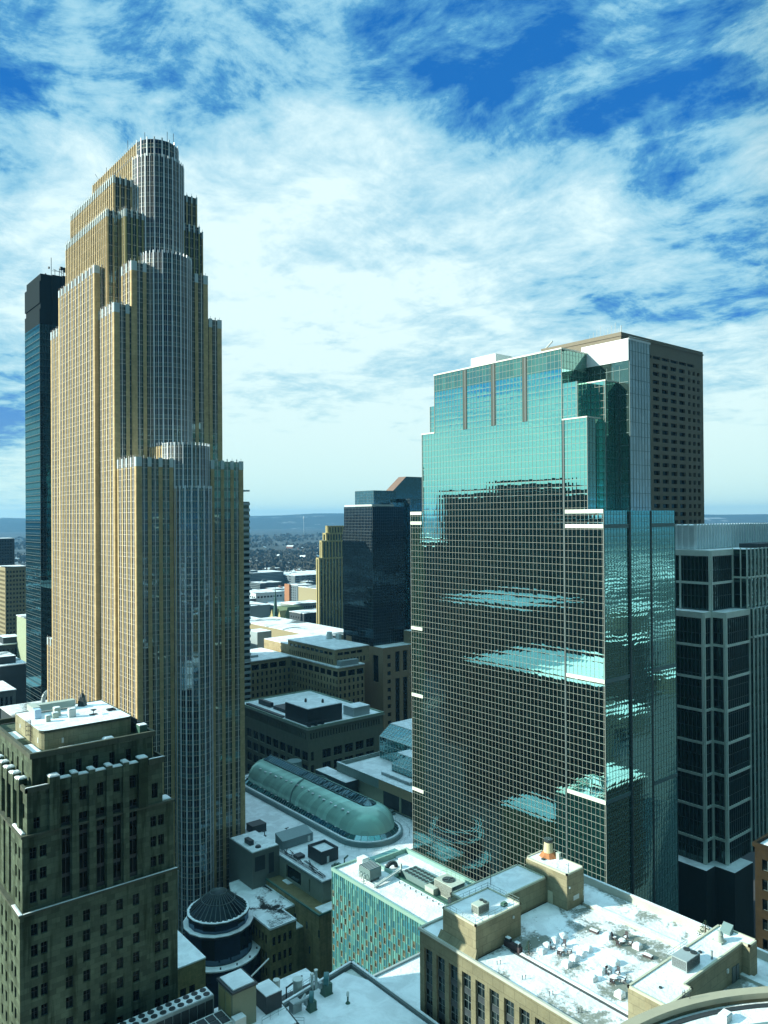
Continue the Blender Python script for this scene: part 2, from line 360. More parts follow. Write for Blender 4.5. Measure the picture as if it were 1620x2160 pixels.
GREENM = plain('green_metal', (.055, .13, .10), .5, var=.3)
RUST = plain('rusty_metal', (.42, .17, .07), .8, var=.4, scale=1.5)
PLAST = plain('white_cover', (.78, .82, .84), .7, var=.08)
WOODD = plain('dark_wood', (.06, .045, .05), .7, var=.2)
FOLI = plain('evergreen_needles', (.02, .05, .03), .8, var=.5, scale=2)
BARK = plain('bark', (.09, .06, .04), .9, var=.3)
ASPH = plain('asphalt', (.05, .052, .055), .9, var=.3, scale=.3)
PGLASS = glass('punched_glass', (.33, .50, .52), (.004, .007, .007), 1.0, 1.0, 0, 0, .004, .012, .006, .035, .03, bvar=.9)

# ---------------------------------------------------------------- golden stepped skyscraper
GBAR = plain('cream_bar', (.50, .45, .37), .5, var=.1)
GT = thing('stepped_skyscraper', 'tallest tower, golden stone fins stepping up in setbacks to a rounded crown', 'skyscraper', (124.4, 320, 0))
GG = glass('bronze_tower_glass', (.34, .58, .64), (.006, .010, .008), 1.37, 3.9, .1, 0, .003, .006, .003, .24, .015, .36, (.02, .03, .032))
BAYG = glass('bay_glass', (.42, .68, .76), (.012, .012, .028), .85, 3.9, .1, 0, .004, .008, .003, .22, .015, .36, (.05, .09, .10))
BFIN = plain('silver_fin', (.74, .78, .82), .35, var=.08, spec=.6)
FLOOR = 3.9
def fins_on_edge(P, d, n, L, z0, z1, kind, B, capz):
    st, fi, ba, ca = B
    if kind == 'wide': pw, bay, pr = (1.1 if n[0] < -.5 else 1.4), 4.15, .16
    elif kind == 'slim': pw, bay, pr = .62, 2.05, .32
    else: pw, bay, pr = .24, 1.72, .20
    nb = max(1, round((L-pw)/bay)); spc = (L-pw)/nb
    for i in range(nb+1):
        a = i*spc
        ww = pw*1.35 if kind == 'wide' and i in (0, nb) else pw
        aa = a if i < nb else L-ww
        if kind == 'bay': fi.obox(P, d, n, aa, aa+pw, -.1, pr, z0, z1+.9); continue
        st.obox(P, d, n, aa, aa+ww, -.15, pr, z0, z1-.05)
        if capz: ca.obox(P, d, n, aa-.02, aa+ww+.02, pr-.1, pr+.05, z1-capz, z1+.35)
        fi.obox(P, d, n, aa+ww/2-.06, aa+ww/2+.06, pr*.6, pr*.9, z1+.3, z1+1.3)
    for i in range(nb):
        a = i*spc+pw; b = (i+1)*spc
        if kind == 'wide':
            m_ = (a+b)/2; fi.obox(P, d, n, m_-.17, m_+.17, 0, .13, z0, z1+1.0)
            for q in (.25, .75): ba.obox(P, d, n, a+(b-a)*q-.05, a+(b-a)*q+.05, 0, .07, z0, z1)
        else:
            m_ = (a+b)/2; ba.obox(P, d, n, m_-.05, m_+.05, 0, .14, z0, z1)
    k = math.ceil(z0/FLOOR); 
    while k*FLOOR < z1-.4:
        ba.obox(P, d, n, 0, L, 0, .06, k*FLOOR-.09, k*FLOOR+.09)
        if kind != 'slim': ba.obox(P, d, n, 0, L, 0, .05, k*FLOOR+1.36, k*FLOOR+1.48)
        k += 1
def tower_block(poly, z0, z1, kind, capz, name='setback_block', stone=None, gl=None):
    core = MB(); core.prism(poly, z0, z1, 0, 1); o = core.build(name, [gl or GG, SNOW], GT)
    B = [MB() for _ in range(4)]
    for P, d, n, L in ccw_edges(poly):
        if L > .8 and (seen(n) or kind == 'bay'): fins_on_edge(P, d, n, L, z0, z1, 'slim' if kind == 'bay' and L > 5 else kind, B, capz)
    for mb, nm, mt in zip(B[:3]+([] if kind == 'wide' else [B[3]]), ('stone_piers', 'mullion', 'floor_bars', 'pier_caps'), (stone or GOLD, BFIN if kind == 'bay' else FIN, GBAR, PALE)):
        if mb.f:
            q = mb.build(nm, mt, o)
            if nm == 'pier_caps' or (nm == 'mullion' and kind == 'bay'): tag(q, kind='stuff')
    if kind == 'wide' and B[3].f: B[3].build_each('pier_cap', PALE, o)
    return o
def bullet(cx, cy, r, yb, n=9):
    """plan with a round nose towards -y"""
    pts = [(cx+r*cos(pi+pi*k/n), cy+r*sin(pi+pi*k/n)) for k in range(n+1)]
    return pts + [(cx+r, yb), (cx-r, yb)]
tower_block(rect(103.7, 145.2, 262, 300), 0, 171, 'wide', 2.9)
tower_block(rect(103.2, 143, 345, 364.5), 0, 97, 'wide', 2.9)
tower_block(rect(102.9, 145.9, 280, 300), 0, 228.3, 'wide', 3.1)
tower_block(rect(102.9, 145.9, 330, 356.2), 0, 231.5, 'wide', 3.1)
tower_block(rect(109.3, 139.8, 279.6, 320), 160, 244.7, 'wide', 3.1)
tower_block(rect(101.3, 147.4, 295.8, 339.6), 0, 245.6, 'wide', 2.6)
tower_block(rect(109.8, 140.1, 287, 335), 228, 266.3, 'slim', 2.6, stone=GOLD_UP)
tower_block(rect(104.8, 144, 292.2, 340.8), 228, 266.6, 'slim', 2.6, stone=GOLD)
tower_block(rect(107.7, 141.9, 293.0, 343.6), 255, 280.4, 'slim', 2.6, stone=GOLD)
tower_block(bullet(125.0, 292.5, 10.0, 343.5), 225, 288.4, 'bay', 0, 'rounded_shaft', gl=BAYG)
tower_block(bullet(124.8, 292.5, 8.1, 342.2), 285, 295.6, 'bay', 0, 'rounded_crown', gl=BAYG)
tower_block(bullet(124.6, 284.5, 9.7, 296), 150, 249.3, 'bay', 0, 'rounded_bay', gl=BAYG)
tower_block(bullet(124.4, 267.5, 8.7, 285), 0, 176.3, 'bay', 0, 'rounded_bay', gl=BAYG)
tower_block(bullet(124.2, 260.8, 6.5, 270), 0, 160.6, 'bay', 0, 'rounded_bay', gl=BAYG)
an = MB()
for x, y, h in ((119.2, 291, 3.2), (117.5, 304, 4.5), (126, 285.6, 3.4), (128.8, 286.2, 3.8), (118.2, 330, 3.0)): an.tube((x, y, 295), (x, y, 296.6+h), .10, 5)
an.tube((117.2, 335, 295), (116.2, 338, 299), .09, 5)
an.build('antenna', DARK, GT)

# ---------------------------------------------------------------- green glass tower
WT = thing('glass_tower', 'broad teal mirror-glass office tower with a pale mullion grid and stepped corners', 'skyscraper', (187, 156, 0))
CW, CH = 1.34, 1.90
TG = glass('teal_mirror_glass', (.50, .98, .88), (.004, .010, .009), CW, CH, .0, .0, .008, .003, .003, .74, .006)
TGS = glass('teal_spandrel_glass', (.35, .62, .55), (.06, .15, .125), CW, CH*2, 0, 0, .003, .006, .003, .35, .05, bvar=.15)
COLG = glass('silver_column_glass', (.60, .78, .82), (.62, .76, .82), CW, CH, 0, 0, .006, .008, .005, .30, .02, bvar=.06)
GPAN = glass('grey_green_panel', (.40, .62, .58), (.035, .06, .055), 2.0, 3.4, 0, 0, .002, .004, .002, .30, .05, bvar=.15)
PBAND = plain('pale_band', (.72, .76, .66), .55, var=.1)
def curtain(poly, z0, z1, gl, name, bars=True, top=SNOWC, mull=None, left_c=None, thin=.031):
    c = MB(); c.prism(poly, z0, z1, 0, 1); o = c.build(name, [gl, top], WT)
    A, Bm = MB(), MB()
    for P, d, n, L in ccw_edges(poly):
        if not seen(n) or L < .5: continue
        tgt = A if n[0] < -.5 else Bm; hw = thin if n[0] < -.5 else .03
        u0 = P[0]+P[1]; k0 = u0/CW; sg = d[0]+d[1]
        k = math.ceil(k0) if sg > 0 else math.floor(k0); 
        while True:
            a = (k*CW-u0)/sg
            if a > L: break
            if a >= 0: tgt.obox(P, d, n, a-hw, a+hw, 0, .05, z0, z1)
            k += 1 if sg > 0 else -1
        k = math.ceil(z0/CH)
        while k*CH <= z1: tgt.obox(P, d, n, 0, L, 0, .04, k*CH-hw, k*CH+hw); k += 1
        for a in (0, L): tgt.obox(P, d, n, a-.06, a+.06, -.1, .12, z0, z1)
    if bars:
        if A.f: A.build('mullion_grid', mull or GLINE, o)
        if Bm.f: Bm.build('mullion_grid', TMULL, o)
    return o
curtain(rect(170, 204, 119, 194), 0, 151.2, TG, 'lower_block')
curtain(rect(170, 203, 131.9, 188.2), 151.2, 176.5, TG, 'middle_block')
curtain(rect(170, 200, 131.9, 182.1), 176.5, 189.6, TG, 'upper_block')
curtain(rect(170, 200, 131.9, 182.1), 189.6, 194.9, TGS, 'top_floor')
curtain(rect(172, 200, 181, 186.4), 176.5, 185.7, TG, 'side_step')
curtain(rect(170, 177.6, 123.8, 131.9), 151.2, 175.6, TG, 'corner_bay')
curtain(rect(176, 181.4, 122.3, 131.8), 151.2, 185.6, TG, 'corner_bay')
curtain(rect(170.1, 176, 126.9, 131.8), 175.8, 185.6, TG, 'corner_bay')
curtain(rect(191.3, 196, 122.4, 132), 151.3, 176.5, TG, 'corner_bay')
curtain(rect(181.4, 191.4, 118.7, 133.5), 0, 151.2, TG, 'shaft', mull=TMULL)
cs = MB(); cs.prism(rect(181.4, 191.4, 118.7, 133.5), 151.2, 196.9, 0, 1); cso = cs.build('shaft_top', [GPAN, SNOWC], WT)
sb = MB(); n_ = (0, -1); d_ = (1, 0); P_ = (181.4, 118.7)
sb.obox(P_, d_, n_, .15, 9.85, .02, .12, 151.2, 196.7); sb.build('glass_strip', COLG, cso)
sg = MB()
for k in range(8): sg.obox(P_, d_, n_, .1+k*1.386, .2+k*1.386, .02, .2, 151.2, 196.8)
for k in range(13): sg.obox(P_, d_, n_, .2, 9.8, .02, .17, 152+k*3.8, 152.12+k*3.8)
for k in range(7): sg.obox((181.4, 133.5), (0, -1), (-1, 0), 2.0*k, 2.0*k+.1, 0, .1, 151.2, 190)
for k in range(13): sg.obox((181.4, 133.5), (0, -1), (-1, 0), 0, 14.7, 0, .08, 151.5+k*3.4, 151.62+k*3.4)
sg.build('mullion_grid', TMULL, cso)
wp = MB(); wp.box(181.15, 181.4, 118.6, 133.6, 191.2, 197.1); wp.box(181.4, 191.6, 118.45, 118.7, 196.7, 197.2); wp.build_each('white_parapet', PLAST, cso)
gv = MB()                                             # dark slots in the upper storeys, roof edge, pale belts, corner grooves
for y in (168.5, 156.8, 144.8): gv.obox((170, y+.85), (0, -1), (-1, 0), 0, 1.7, .02, .13, 176.6, 194.7)
gv.build_each('slot_panel', plain('olive_panel', (.05, .065, .055), .6), WT)
gs = MB()
for y in (168.5, 156.8, 144.8): gs.obox((170, y+.95), (0, -1), (-1, 0), 1.0, 1.5, .13, .2, 176.6, 194.7)
gs.obox((170, 131.4), (0, -1), (-1, 0), -.25, .25, .02, .16, 0, 175.6)
for x in (181.4, 191.4): gs.obox((x-.3, 119), (1, 0), (0, -1), 0, .5, .02, .5, 0, 151)
gs.build_each('groove', DMULL, WT)
cp = MB(); cp.box(169.75, 200.2, 131.7, 182.3, 194.95, 195.35); cp.box(169.8, 204.2, 182.15, 188.4, 176.55, 176.95)
cp.box(169.75, 177.8, 123.6, 131.65, 175.65, 176.0); cp.box(175.8, 181.35, 122.1, 131.85, 185.65, 186.0)
cp.build_each('roof_edge', PBAND, WT)
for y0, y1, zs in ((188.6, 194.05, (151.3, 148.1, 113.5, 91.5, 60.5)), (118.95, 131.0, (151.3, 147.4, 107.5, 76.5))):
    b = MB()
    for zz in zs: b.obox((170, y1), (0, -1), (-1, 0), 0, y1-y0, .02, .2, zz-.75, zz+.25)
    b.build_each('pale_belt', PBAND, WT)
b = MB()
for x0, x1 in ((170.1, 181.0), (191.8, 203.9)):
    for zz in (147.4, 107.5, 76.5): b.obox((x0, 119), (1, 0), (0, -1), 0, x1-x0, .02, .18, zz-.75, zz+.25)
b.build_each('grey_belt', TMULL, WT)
pent = MB(); pent.box(180, 188, 165, 175.5, 195.2, 200.6, 0, 1); pent.build('roof_penthouse', [PLAST, SNOWC], WT)

# ---------------------------------------------------------------- brown office tower behind it
RGLASS = glass('old_tower_glass', (.25, .38, .40), (.003, .005, .005), 1.0, 1.0, 0, 0, .004, .012, .006, .012, .05, bvar=.9)
BR = plain('brown_concrete', (.23, .20, .15), .85, var=.10, streak=.12)
BT = thing('concrete_tower', 'brown concrete tower with rows of wide sunken windows, behind the teal glass tower', 'skyscraper', (335, 222, 0))
mb = MB(); wins = []
for P, d, n, L in ccw_edges(rect(300, 370.5, 200, 245)):
    rs = []
    if n[1] < -.5:
        for r in range(40):
            zb = 222.5-3.85*(r+1)
            if zb < 60: break
            xs = [2.4+7.6*i for i in range(7)]
            for x in xs: rs.append((x, x+5.2, zb, zb+1.9))
            for x in (56.2, 60.6, 64.8): rs.append((x, x+2.2, zb, zb+1.9))
        for x in [2.4+7.6*i for i in range(8)]: rs.append((x, x+6.6, 222.6, 224.0))
        wins += [(P, d, n, *r) for r in rs]
    wall_face(mb, P, d, n, L, 0, 231.4, rs, .9)
mb.face([(300, 200, 231.4), (370.5, 200, 231.4), (370.5, 245, 231.4), (300, 245, 231.4)], 0)
mb.build('walls', BR, BT); add_windows(BT, wins, BR, PGLASS, .9, .04)
pr = MB(); pr.box(299.7, 370.8, 199.7, 245.3, 229.6, 230.2); pr.build('cornice', BR, BT)
an = MB()
for i in range(9): an.tube((303+i*.2, 203+i*2.1, 231), (303+i*.2, 203+i*2.1, 234+(i*7 % 4)), .10, 5)
an.tube((301, 200.6, 231), (301, 200.6, 234.5), .22, 6); an.tube((300.6, 243, 231), (300.6, 238.5, 234.2), .4, 6); an.build('antenna', LIGHTM, BT)

# ---------------------------------------------------------------- dark octagonal tower at the left edge
ID = thing('dark_glass_tower', 'slim dark blue-green glass tower with aerials, behind the golden tower at left', 'skyscraper', (140, 450, 0))
IG = glass('blue_black_glass', (.20, .46, .52), (.002, .006, .009), 1.5, 3.6, 0, 0, .002, .004, .003, .24, .02, .35, (.003, .008, .010))
IBP = plain('black_panel', (.008, .016, .018), .75, var=.12, spec=.08)
poly = [(120, 464), (120, 435.5), (126.2, 435.5), (126.2, 433.9), (131, 433.9), (131, 432.4), (165, 432.4), (165, 464)]
c = MB(); c.prism(poly, 0, 254, 0); co = c.build('shaft', IG, ID)
m_ = MB()
for k in range(1, 70):
    zz = k*3.62
    m_.obox((120, 464), (0, -1), (-1, 0), 0, 28.5, 0, .08, zz-.10, zz+.10); m_.obox((120, 464), (0, -1), (-1, 0), 0, 28.5, 0, .06, zz+1.3, zz+1.42) if zz < 163 else None
    for P, L in (((120, 435.5), 6.2), ((126.2, 433.9), 4.8), ((131, 432.4), 30)): m_.obox(P, (1, 0), (0, -1), 0, L, 0, .06, zz-.08, zz+.08)
for P, L in (((120, 435.5), 6.2), ((126.2, 433.9), 4.8)):
    for a in range(int(L/1.5)+1): m_.obox(P, (1, 0), (0, -1), a*1.5, a*1.5+.12, 0, .12, 0, 254)
m_.build('floor_bars', DMULL, co)
c = MB(); c.prism(poly, 254, 262.2, 0); c.prism([(p[0]+(.5 if p[0] < 121 else 0), p[1]-(.5 if p[1] > 460 else 0)) for p in poly], 262.2, 265.2, 0); c.prism(poly, 265.2, 277, 0)
c.prism([(p[0]+(.6 if p[0] < 121 else 0), p[1]-(1.5 if p[1] > 460 else 0)) for p in poly], 277, 281, 0)
c.build('louvred_crown', IBP, ID)
a = MB()
for x, y, h in ((126.5, 437, 10), (128.4, 437, 4), (130.4, 436, 4.6), (131.6, 436, 5), (132.6, 436, 4.4)): a.tube((x, y, 281), (x, y, 281+h), .16, 5)
a.tube((127, 437, 284), (133, 436, 284.2), .12, 5); a.tube((127.4, 437, 285), (133, 436, 283), .10, 5); a.cone(131.4, 436, 285, 286.6, .9, .9, 8); a.cone(133.0, 436, 284, 286.5, .7, .7, 8); a.cone(123.6, 437, 281, 282, .8, .2, 8); a.cone(125.3, 437, 284.8, 285.8, .5, .5, 6)
a.build('aerials', DARK, ID)

# ---------------------------------------------------------------- dark twin tower in the middle distance
FD = thing('dark_glass_tower', 'nearly black gridded glass tower on a tan stone base, middle distance', 'skyscraper', (320, 400, 0))
FG = glass('black_grid_glass', (.10, .22, .28), (.003, .006, .010), 1.6, 1.9, 0, 0, .002, .003, .002, .16, .03)
FGL = glass('slate_glass', (.32, .58, .66), (.012, .03, .045), 1.6, 1.9, 0, 0, .002, .006, .003, .45, .03)
def grid(poly, z0, z1, gl, name, mul, sp=1.6, sz=1.9, hw=.05):
    c = MB(); c.prism(poly, z0, z1, 0, 1); o = c.build(name, [gl, SNOWC], FD); g = MB()
    for P, d, n, L in ccw_edges(poly):
        if not seen(n): continue
        for k in range(int(L/sp)+1): g.obox(P, d, n, k*sp-hw, k*sp+hw, 0, .1, z0, z1)
        for k in range(math.ceil(z0/sz), int(z1/sz)+1): g.obox(P, d, n, 0, L, 0, .08, k*sz-hw, k*sz+hw)
    g.build('mullion_grid', mul, o); return o
GM = plain('slate_mullion', (.13, .17, .18), .6)
grid(rect(309, 336, 390, 422), 60, 141, FG, 'tower_shaft', GM); grid(rect(309.4, 336, 390.4, 421), 141, 156.6, FG, 'tower_shaft', GM); grid(rect(328, 345, 393, 421), 60, 159.3, FGL, 'side_shaft', DMULL)
grid(rect(341, 352, 390.0, 420), 60, 162, FGL, 'side_shaft', DMULL)
grid(rect(318, 338, 400, 420), 150, 167.4, FGL, 'rear_block', DMULL)
c = MB(); x0, x1, y0, y1 = 338, 386, 404, 412
c.v += [(x0, y0, 60), (x1, y0, 60), (x1, y1, 60), (x0, y1, 60), (x0, y0, 167.5), (x0, y1, 167.5), (x0+12, y0, 177.5), (x0+12, y1, 177.5), (x1, y0, 177.5), (x1, y1, 177.5)]
c.f += [(0, 1, 8, 6, 4), (1, 2, 9, 8), (2, 3, 5, 7, 9), (3, 0, 4, 5), (4, 6, 7, 5), (6, 8, 9, 7)]; c.m += [0, 0, 0, 0, 1, 1]
c.build('rear_tower', [FGL, plain('pink_roof', (.20, .125, .095), .7)], FD)
rl = MB(); rl.box(309, 327, 390, 390.3, 156.8, 158.0); rl.box(309, 309.3, 390.3, 420, 156.8, 158.0); rl.build('roof_rail', LIGHTM, FD)
TANB = plain('tan_stone', (.40, .29, .18), .85, var=.12, streak=.12)
mb = MB(); wins = []; strips = []
for P, d, n, L in ccw_edges(rect(308.6, 350, 379.6, 424)):
    rs = []
    if n[1] < -.5:
        for a in (3.5, 10, 16.5, 23, 29.5): rs += [(a, a+3.6, 4, 47), (a, a+3.6, 51, 64)] if a > 6 else [(a, a+2.8, 8+k*5.2, 10.6+k*5.2) for k in range(11)]
    if n[0] < -.5: rs.append((34.0, 39.6, 45, 62))
    wall_face(mb, P, d, n, L, 0, 67.2, rs, .8)
    wins += [(P, d, n, *r) for r in rs]
mb.build('stone_base', TANB, FD); add_windows(FD, wins, DMULL, PGLASS, .8, .1, 'vh')
s = MB(); s.box(309, 349.6, 380, 389.8, 66.9, 67.4); s.build('base_snow', SNOWC, FD)
u = MB(); u.box(333, 349.5, 379.9, 388, 67.4, 75.5, 0, 1); u.box(308.9, 314, 413, 419, 67.2, 71, 0, 1); u.build('base_upper_step', [TANB, SNOWC], FD)

# ---------------------------------------------------------------- slender golden tower in the distance
FT = thing('art_deco_tower', 'distant yellow stone tower with dark window slots, left of the nearly black tower', 'skyscraper', (483, 695, 0))
YST = plain('yellow_stone', (.40, .34, .16), .8, var=.08)
SLOT = glass('slot_glass', (.3, .45, .4), (.015, .03, .02), 2, 3.6, 0, 0, .002, .01, .003, .15, .03)
def slots(poly, z0, z1, name, sp=3.9, pw=1.5):
    c = MB(); c.prism(poly, z0, z1, 0, 1); o = c.build(name, [SLOT, SNOWC], FT); p = MB()
    for P, d, n, L in ccw_edges(poly):
        if not seen(n): continue
        nb = max(1, round((L-pw)/sp)); s = (L-pw)/nb
        for k in range(nb+1): p.obox(P, d, n, k*s, k*s+pw, -.1, .5, z0, z1+.3)
        p.obox(P, d, n, 0, L, -.1, .4, z1-1.5, z1)
    p.build('stone_piers', YST, o)
slots(rect(466.5, 505, 680, 685), 0, 107, 'lower_shaft'); slots(rect(470.9, 505, 680.6, 684.6), 107, 125, 'upper_shaft'); slots(rect(478, 505, 683, 689), 125, 133, 'crown'); slots(rect(481, 505, 684.5, 688), 133, 140.5, 'crown', 4, 2)

# ---------------------------------------------------------------- white banded tower peeping past the golden tower
WB = thing('banded_tower', 'white and dark banded tower showing as a thin strip beside the golden tower', 'skyscraper', (225, 445, 0))
WBC = plain('white_band', (.50, .56, .58), .6, var=.08)
c = MB(); c.prism(rect(205, 242.4, 430, 465), 0, 160, 0, 1); c.build('window_bands', [IG, SNOWC], WB)
b = MB()
for k in range(42): b.box(204.6, 242.8, 429.6, 465.4, 4+k*3.75, 5.7+k*3.75)
b.build('white_bands', WBC, WB)
c = MB(); c.box(206, 243.4, 431, 464, 166.4, 167.4); c.box(210, 238, 435, 460, 160, 166.4); c.build('roof_canopy', WBC, WB)

# ---------------------------------------------------------------- ribbed concrete and glass tower at right
RC = thing('ribbed_tower', 'grey ribbed concrete and glass tower with zigzag corners, right of the teal tower', 'skyscraper', (212, 110, 0))
RCC = plain('grey_rib_concrete', (.72, .79, .70), .7, var=.12)
RG = glass('ribbed_tower_glass', (.30, .52, .50), (.005, .010, .009), 1.6, 4.3, 0, 0, .008, .012, .01, .22, .02, .42, (.012, .022, .013))
WS = plain('screen_metal', (.80, .86, .86), .45, var=.08)
poly_up = [(240, 150), (240, 127.6), (254.4, 127.6), (254.4, 123), (305, 123), (305, 150)]
poly_lo = [(235.2, 150), (235.2, 127.6), (240, 127.6), (240, 122.9), (256, 122.9), (256, 121.8), (305, 121.8), (305, 150)]
def ribbed(poly, z0, z1, step, name):
    c = MB(); c.prism(poly, z0, z1, 0, 1); o = c.build(name, [RG, SNOW], RC); r, b, q = MB(), MB(), MB()
    for P, d, n, L in ccw_edges(poly):
        if not seen(n): continue
        far = P[0] > 253
        if not far:
            for a in (0, L-.6): r.obox(P, d, n, a, a+.6, -.1, .36, z0, z1)
            if n[0] < -.5 and L > 8: r.obox(P, d, n, L*.52, L*.52+.55, -.1, .4, z0, z1)
            zz = z1
            while zz > z0: r.obox(P, d, n, .6, L-.6, 0, .36, max(z0, zz-(1.9 if zz == z1 else .8)), zz); zz -= step
            k = 1
            while k*1.35 < L-1: q.obox(P, d, n, .8+k*1.35, .9+k*1.35, 0, .25, z0, z1-1.9); k += 1
        else:
            for k in range(int(L/2.7)+1): r.obox(P, d, n, k*2.7, k*2.7+.26, -.05, .4, z0, z1+.4)
            r.obox(P, d, n, 0, L, 0, .4, z1-9.6, z1-9.0)
        k = 0
        while z0+k*4.3 < z1: b.obox(P, d, n, 0, L, 0, .1, z0+k*4.3, z0+k*4.3+.15); k += 1
    r.build('concrete_ribs', RCC, o); q.build('mullion', DMULL, o) if q.f else None; b.build('floor_bars', DMULL, o)
ribbed(poly_up, 119.0, 138.4, 10.3, 'upper_storeys'); ribbed(poly_lo, 38.9, 118.8, 10.3, 'lower_storeys')
s = MB(); s.prism(rect(242.4, 304, 134, 149.5), 138.5, 146.5, 0, 1); so = s.build('plant_screen', [plain('screen_sheet', (.62, .72, .75), .5, var=.1), SNOW], RC)
f_ = MB()
for k in range(33): f_.obox((242.4, 134), (1, 0), (0, -1), k*1.9, k*1.9+.36, 0, .4, 138.5, 146.9)
for k in range(8): f_.obox((242.4, 149.5), (0, -1), (-1, 0), k*2.15, k*2.15+.4, 0, .35, 138.5, 146.9)
for k in range(22): f_.obox((242.4, 149.5), (0, -1), (-1, 0), 0, 15.5, 0, .15, 138.7+k*.36, 138.88+k*.36)
f_.build('screen_fins', WS, so)
ho = MB(); ho.box(266, 300, 124.2, 131, 138.5, 139.9); ho.build('dark_roof_hatch', DARK, RC)
BASE = plain('dark_base_concrete', (.035, .048, .046), .85, var=.15, streak=.2)
p = MB(); p.prism([(231.1, 150), (231.1, 125.2), (236.4, 125.2), (236.4, 118.8), (248.4, 118.8), (248.4, 150)], 0, 38.8, 0, 1); p.build('base_storeys', [BASE, SNOWC], RC)
p = MB(); p.box(223, 258, 114, 115.2, 9.6, 13.2); p.box(223, 224.2, 115.2, 127, 9.6, 13.2); p.box(238, 239.2, 114, 115.2, 0, 9.6); p.build('base_beam', BASE, RC)

# ---------------------------------------------------------------- stone block at the right edge, coloured dark for shade
RB = thing('stone_building', 'brown stone building, shade put into its colour, cut by the right edge of the view', 'building', (190, 76, 0))
BRS = ashlar('brown_stone', (.024, .018, .008), 1.6, 1.0, .12, .3, (.012, .012, .006))  # stone colour darkened to stand in for missing shade
mb = MB(); wins = []
for P, d, n, L in ccw_edges(rect(175, 205, 62, 83.3)):
    rs = [(1.6+3.6*i, 3.7+3.6*i, 70.5-4.4*k, 73-4.4*k) for i in range(int((L-2)/3.6)) for k in range(10)] if seen(n) else []
    wall_face(mb, P, d, n, L, 0, 75.4, rs, .4); wins += [(P, d, n, *r) for r in rs]
mb.build('walls', BRS, RB); add_windows(RB, wins, DMULL, PGLASS, .4, .1, 'v')
parapet_roof(RB, 174.6, 205.4, 61.6, 83.7, 75.4, .9, .6, BRS, SNOWC)
# ---------------------------------------------------------------- old stone tower, lower left
RD = thing('stone_tower', 'old weathered art deco stone tower with snowy stepped parapets and a rooftop block', 'skyscraper', (42, 135, 0))
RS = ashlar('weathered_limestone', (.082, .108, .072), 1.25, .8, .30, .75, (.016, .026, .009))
RSL = plain('limestone_cap', (.075, .085, .06), .85, var=.3, streak=.4)
mb = MB(); wins = []; wtall = []
def rwall(P, d, n, L, z0, z1, rs, tall=()):
    wall_face(mb, P, d, n, L, z0, z1, list(rs)+list(tall), .35)
    wins.extend((P, d, n, *r) for r in rs)
    for r in tall:
        k = r[2]
        while k < r[3]-1: wtall.append((P, d, n, r[0], r[1], k+.55, min(k+2.9, r[3]))); k += 2.9
R_, L_ = ((1, 0), (0, -1)), ((0, -1), (-1, 0))
# right face: lower body
cols = [(32.0, .55), (33.35, .55), (36.9, .62), (39.45, .62), (42.0, .62), (44.5, .62), (47.1, .62), (50.6, .55), (51.95, .55)]
rs = []
for k in range(14):
    zt = 90.9-3.02*k
    for i, (x, hw) in enumerate(cols):
        s = .35 if i in (0, 1, 7, 8) else 0
        rs.append((x-30-hw*.85, x-30+hw*.85, zt-1.75+s, zt+s))
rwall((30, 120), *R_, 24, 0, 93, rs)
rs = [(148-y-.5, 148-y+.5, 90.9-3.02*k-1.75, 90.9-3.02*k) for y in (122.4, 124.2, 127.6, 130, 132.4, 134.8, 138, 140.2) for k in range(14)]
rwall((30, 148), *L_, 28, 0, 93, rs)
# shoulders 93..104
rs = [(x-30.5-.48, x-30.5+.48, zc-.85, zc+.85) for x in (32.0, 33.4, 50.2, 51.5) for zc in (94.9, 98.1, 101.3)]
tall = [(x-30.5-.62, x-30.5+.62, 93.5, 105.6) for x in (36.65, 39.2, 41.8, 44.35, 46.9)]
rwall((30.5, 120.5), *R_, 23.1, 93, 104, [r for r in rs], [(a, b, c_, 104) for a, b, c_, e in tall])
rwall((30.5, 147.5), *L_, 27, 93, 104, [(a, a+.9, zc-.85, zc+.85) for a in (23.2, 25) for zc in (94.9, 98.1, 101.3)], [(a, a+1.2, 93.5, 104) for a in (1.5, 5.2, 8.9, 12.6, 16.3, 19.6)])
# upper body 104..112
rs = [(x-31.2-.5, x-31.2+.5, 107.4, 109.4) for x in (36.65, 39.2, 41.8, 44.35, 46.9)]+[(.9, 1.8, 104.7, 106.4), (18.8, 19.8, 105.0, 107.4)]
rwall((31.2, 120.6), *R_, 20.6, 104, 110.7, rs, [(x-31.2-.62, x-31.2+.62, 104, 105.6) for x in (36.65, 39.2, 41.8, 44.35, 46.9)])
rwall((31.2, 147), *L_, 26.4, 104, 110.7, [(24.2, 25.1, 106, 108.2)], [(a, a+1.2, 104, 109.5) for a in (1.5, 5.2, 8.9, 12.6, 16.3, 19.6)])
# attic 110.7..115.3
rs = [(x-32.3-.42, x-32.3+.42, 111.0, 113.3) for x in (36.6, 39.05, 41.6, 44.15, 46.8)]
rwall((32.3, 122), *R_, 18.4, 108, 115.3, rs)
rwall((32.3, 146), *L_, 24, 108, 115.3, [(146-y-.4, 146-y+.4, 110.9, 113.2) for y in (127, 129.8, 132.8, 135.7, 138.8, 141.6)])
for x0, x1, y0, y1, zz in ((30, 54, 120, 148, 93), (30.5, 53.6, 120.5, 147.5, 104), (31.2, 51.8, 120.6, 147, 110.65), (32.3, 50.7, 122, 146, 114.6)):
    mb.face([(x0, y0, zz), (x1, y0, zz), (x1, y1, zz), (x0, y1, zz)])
    mb.face([(x1, y0, 0), (x1, y1, 0), (x1, y1, zz), (x1, y0, zz)]); mb.face([(x1, y1, 0), (x0, y1, 0), (x0, y1, zz), (x1, y1, zz)])
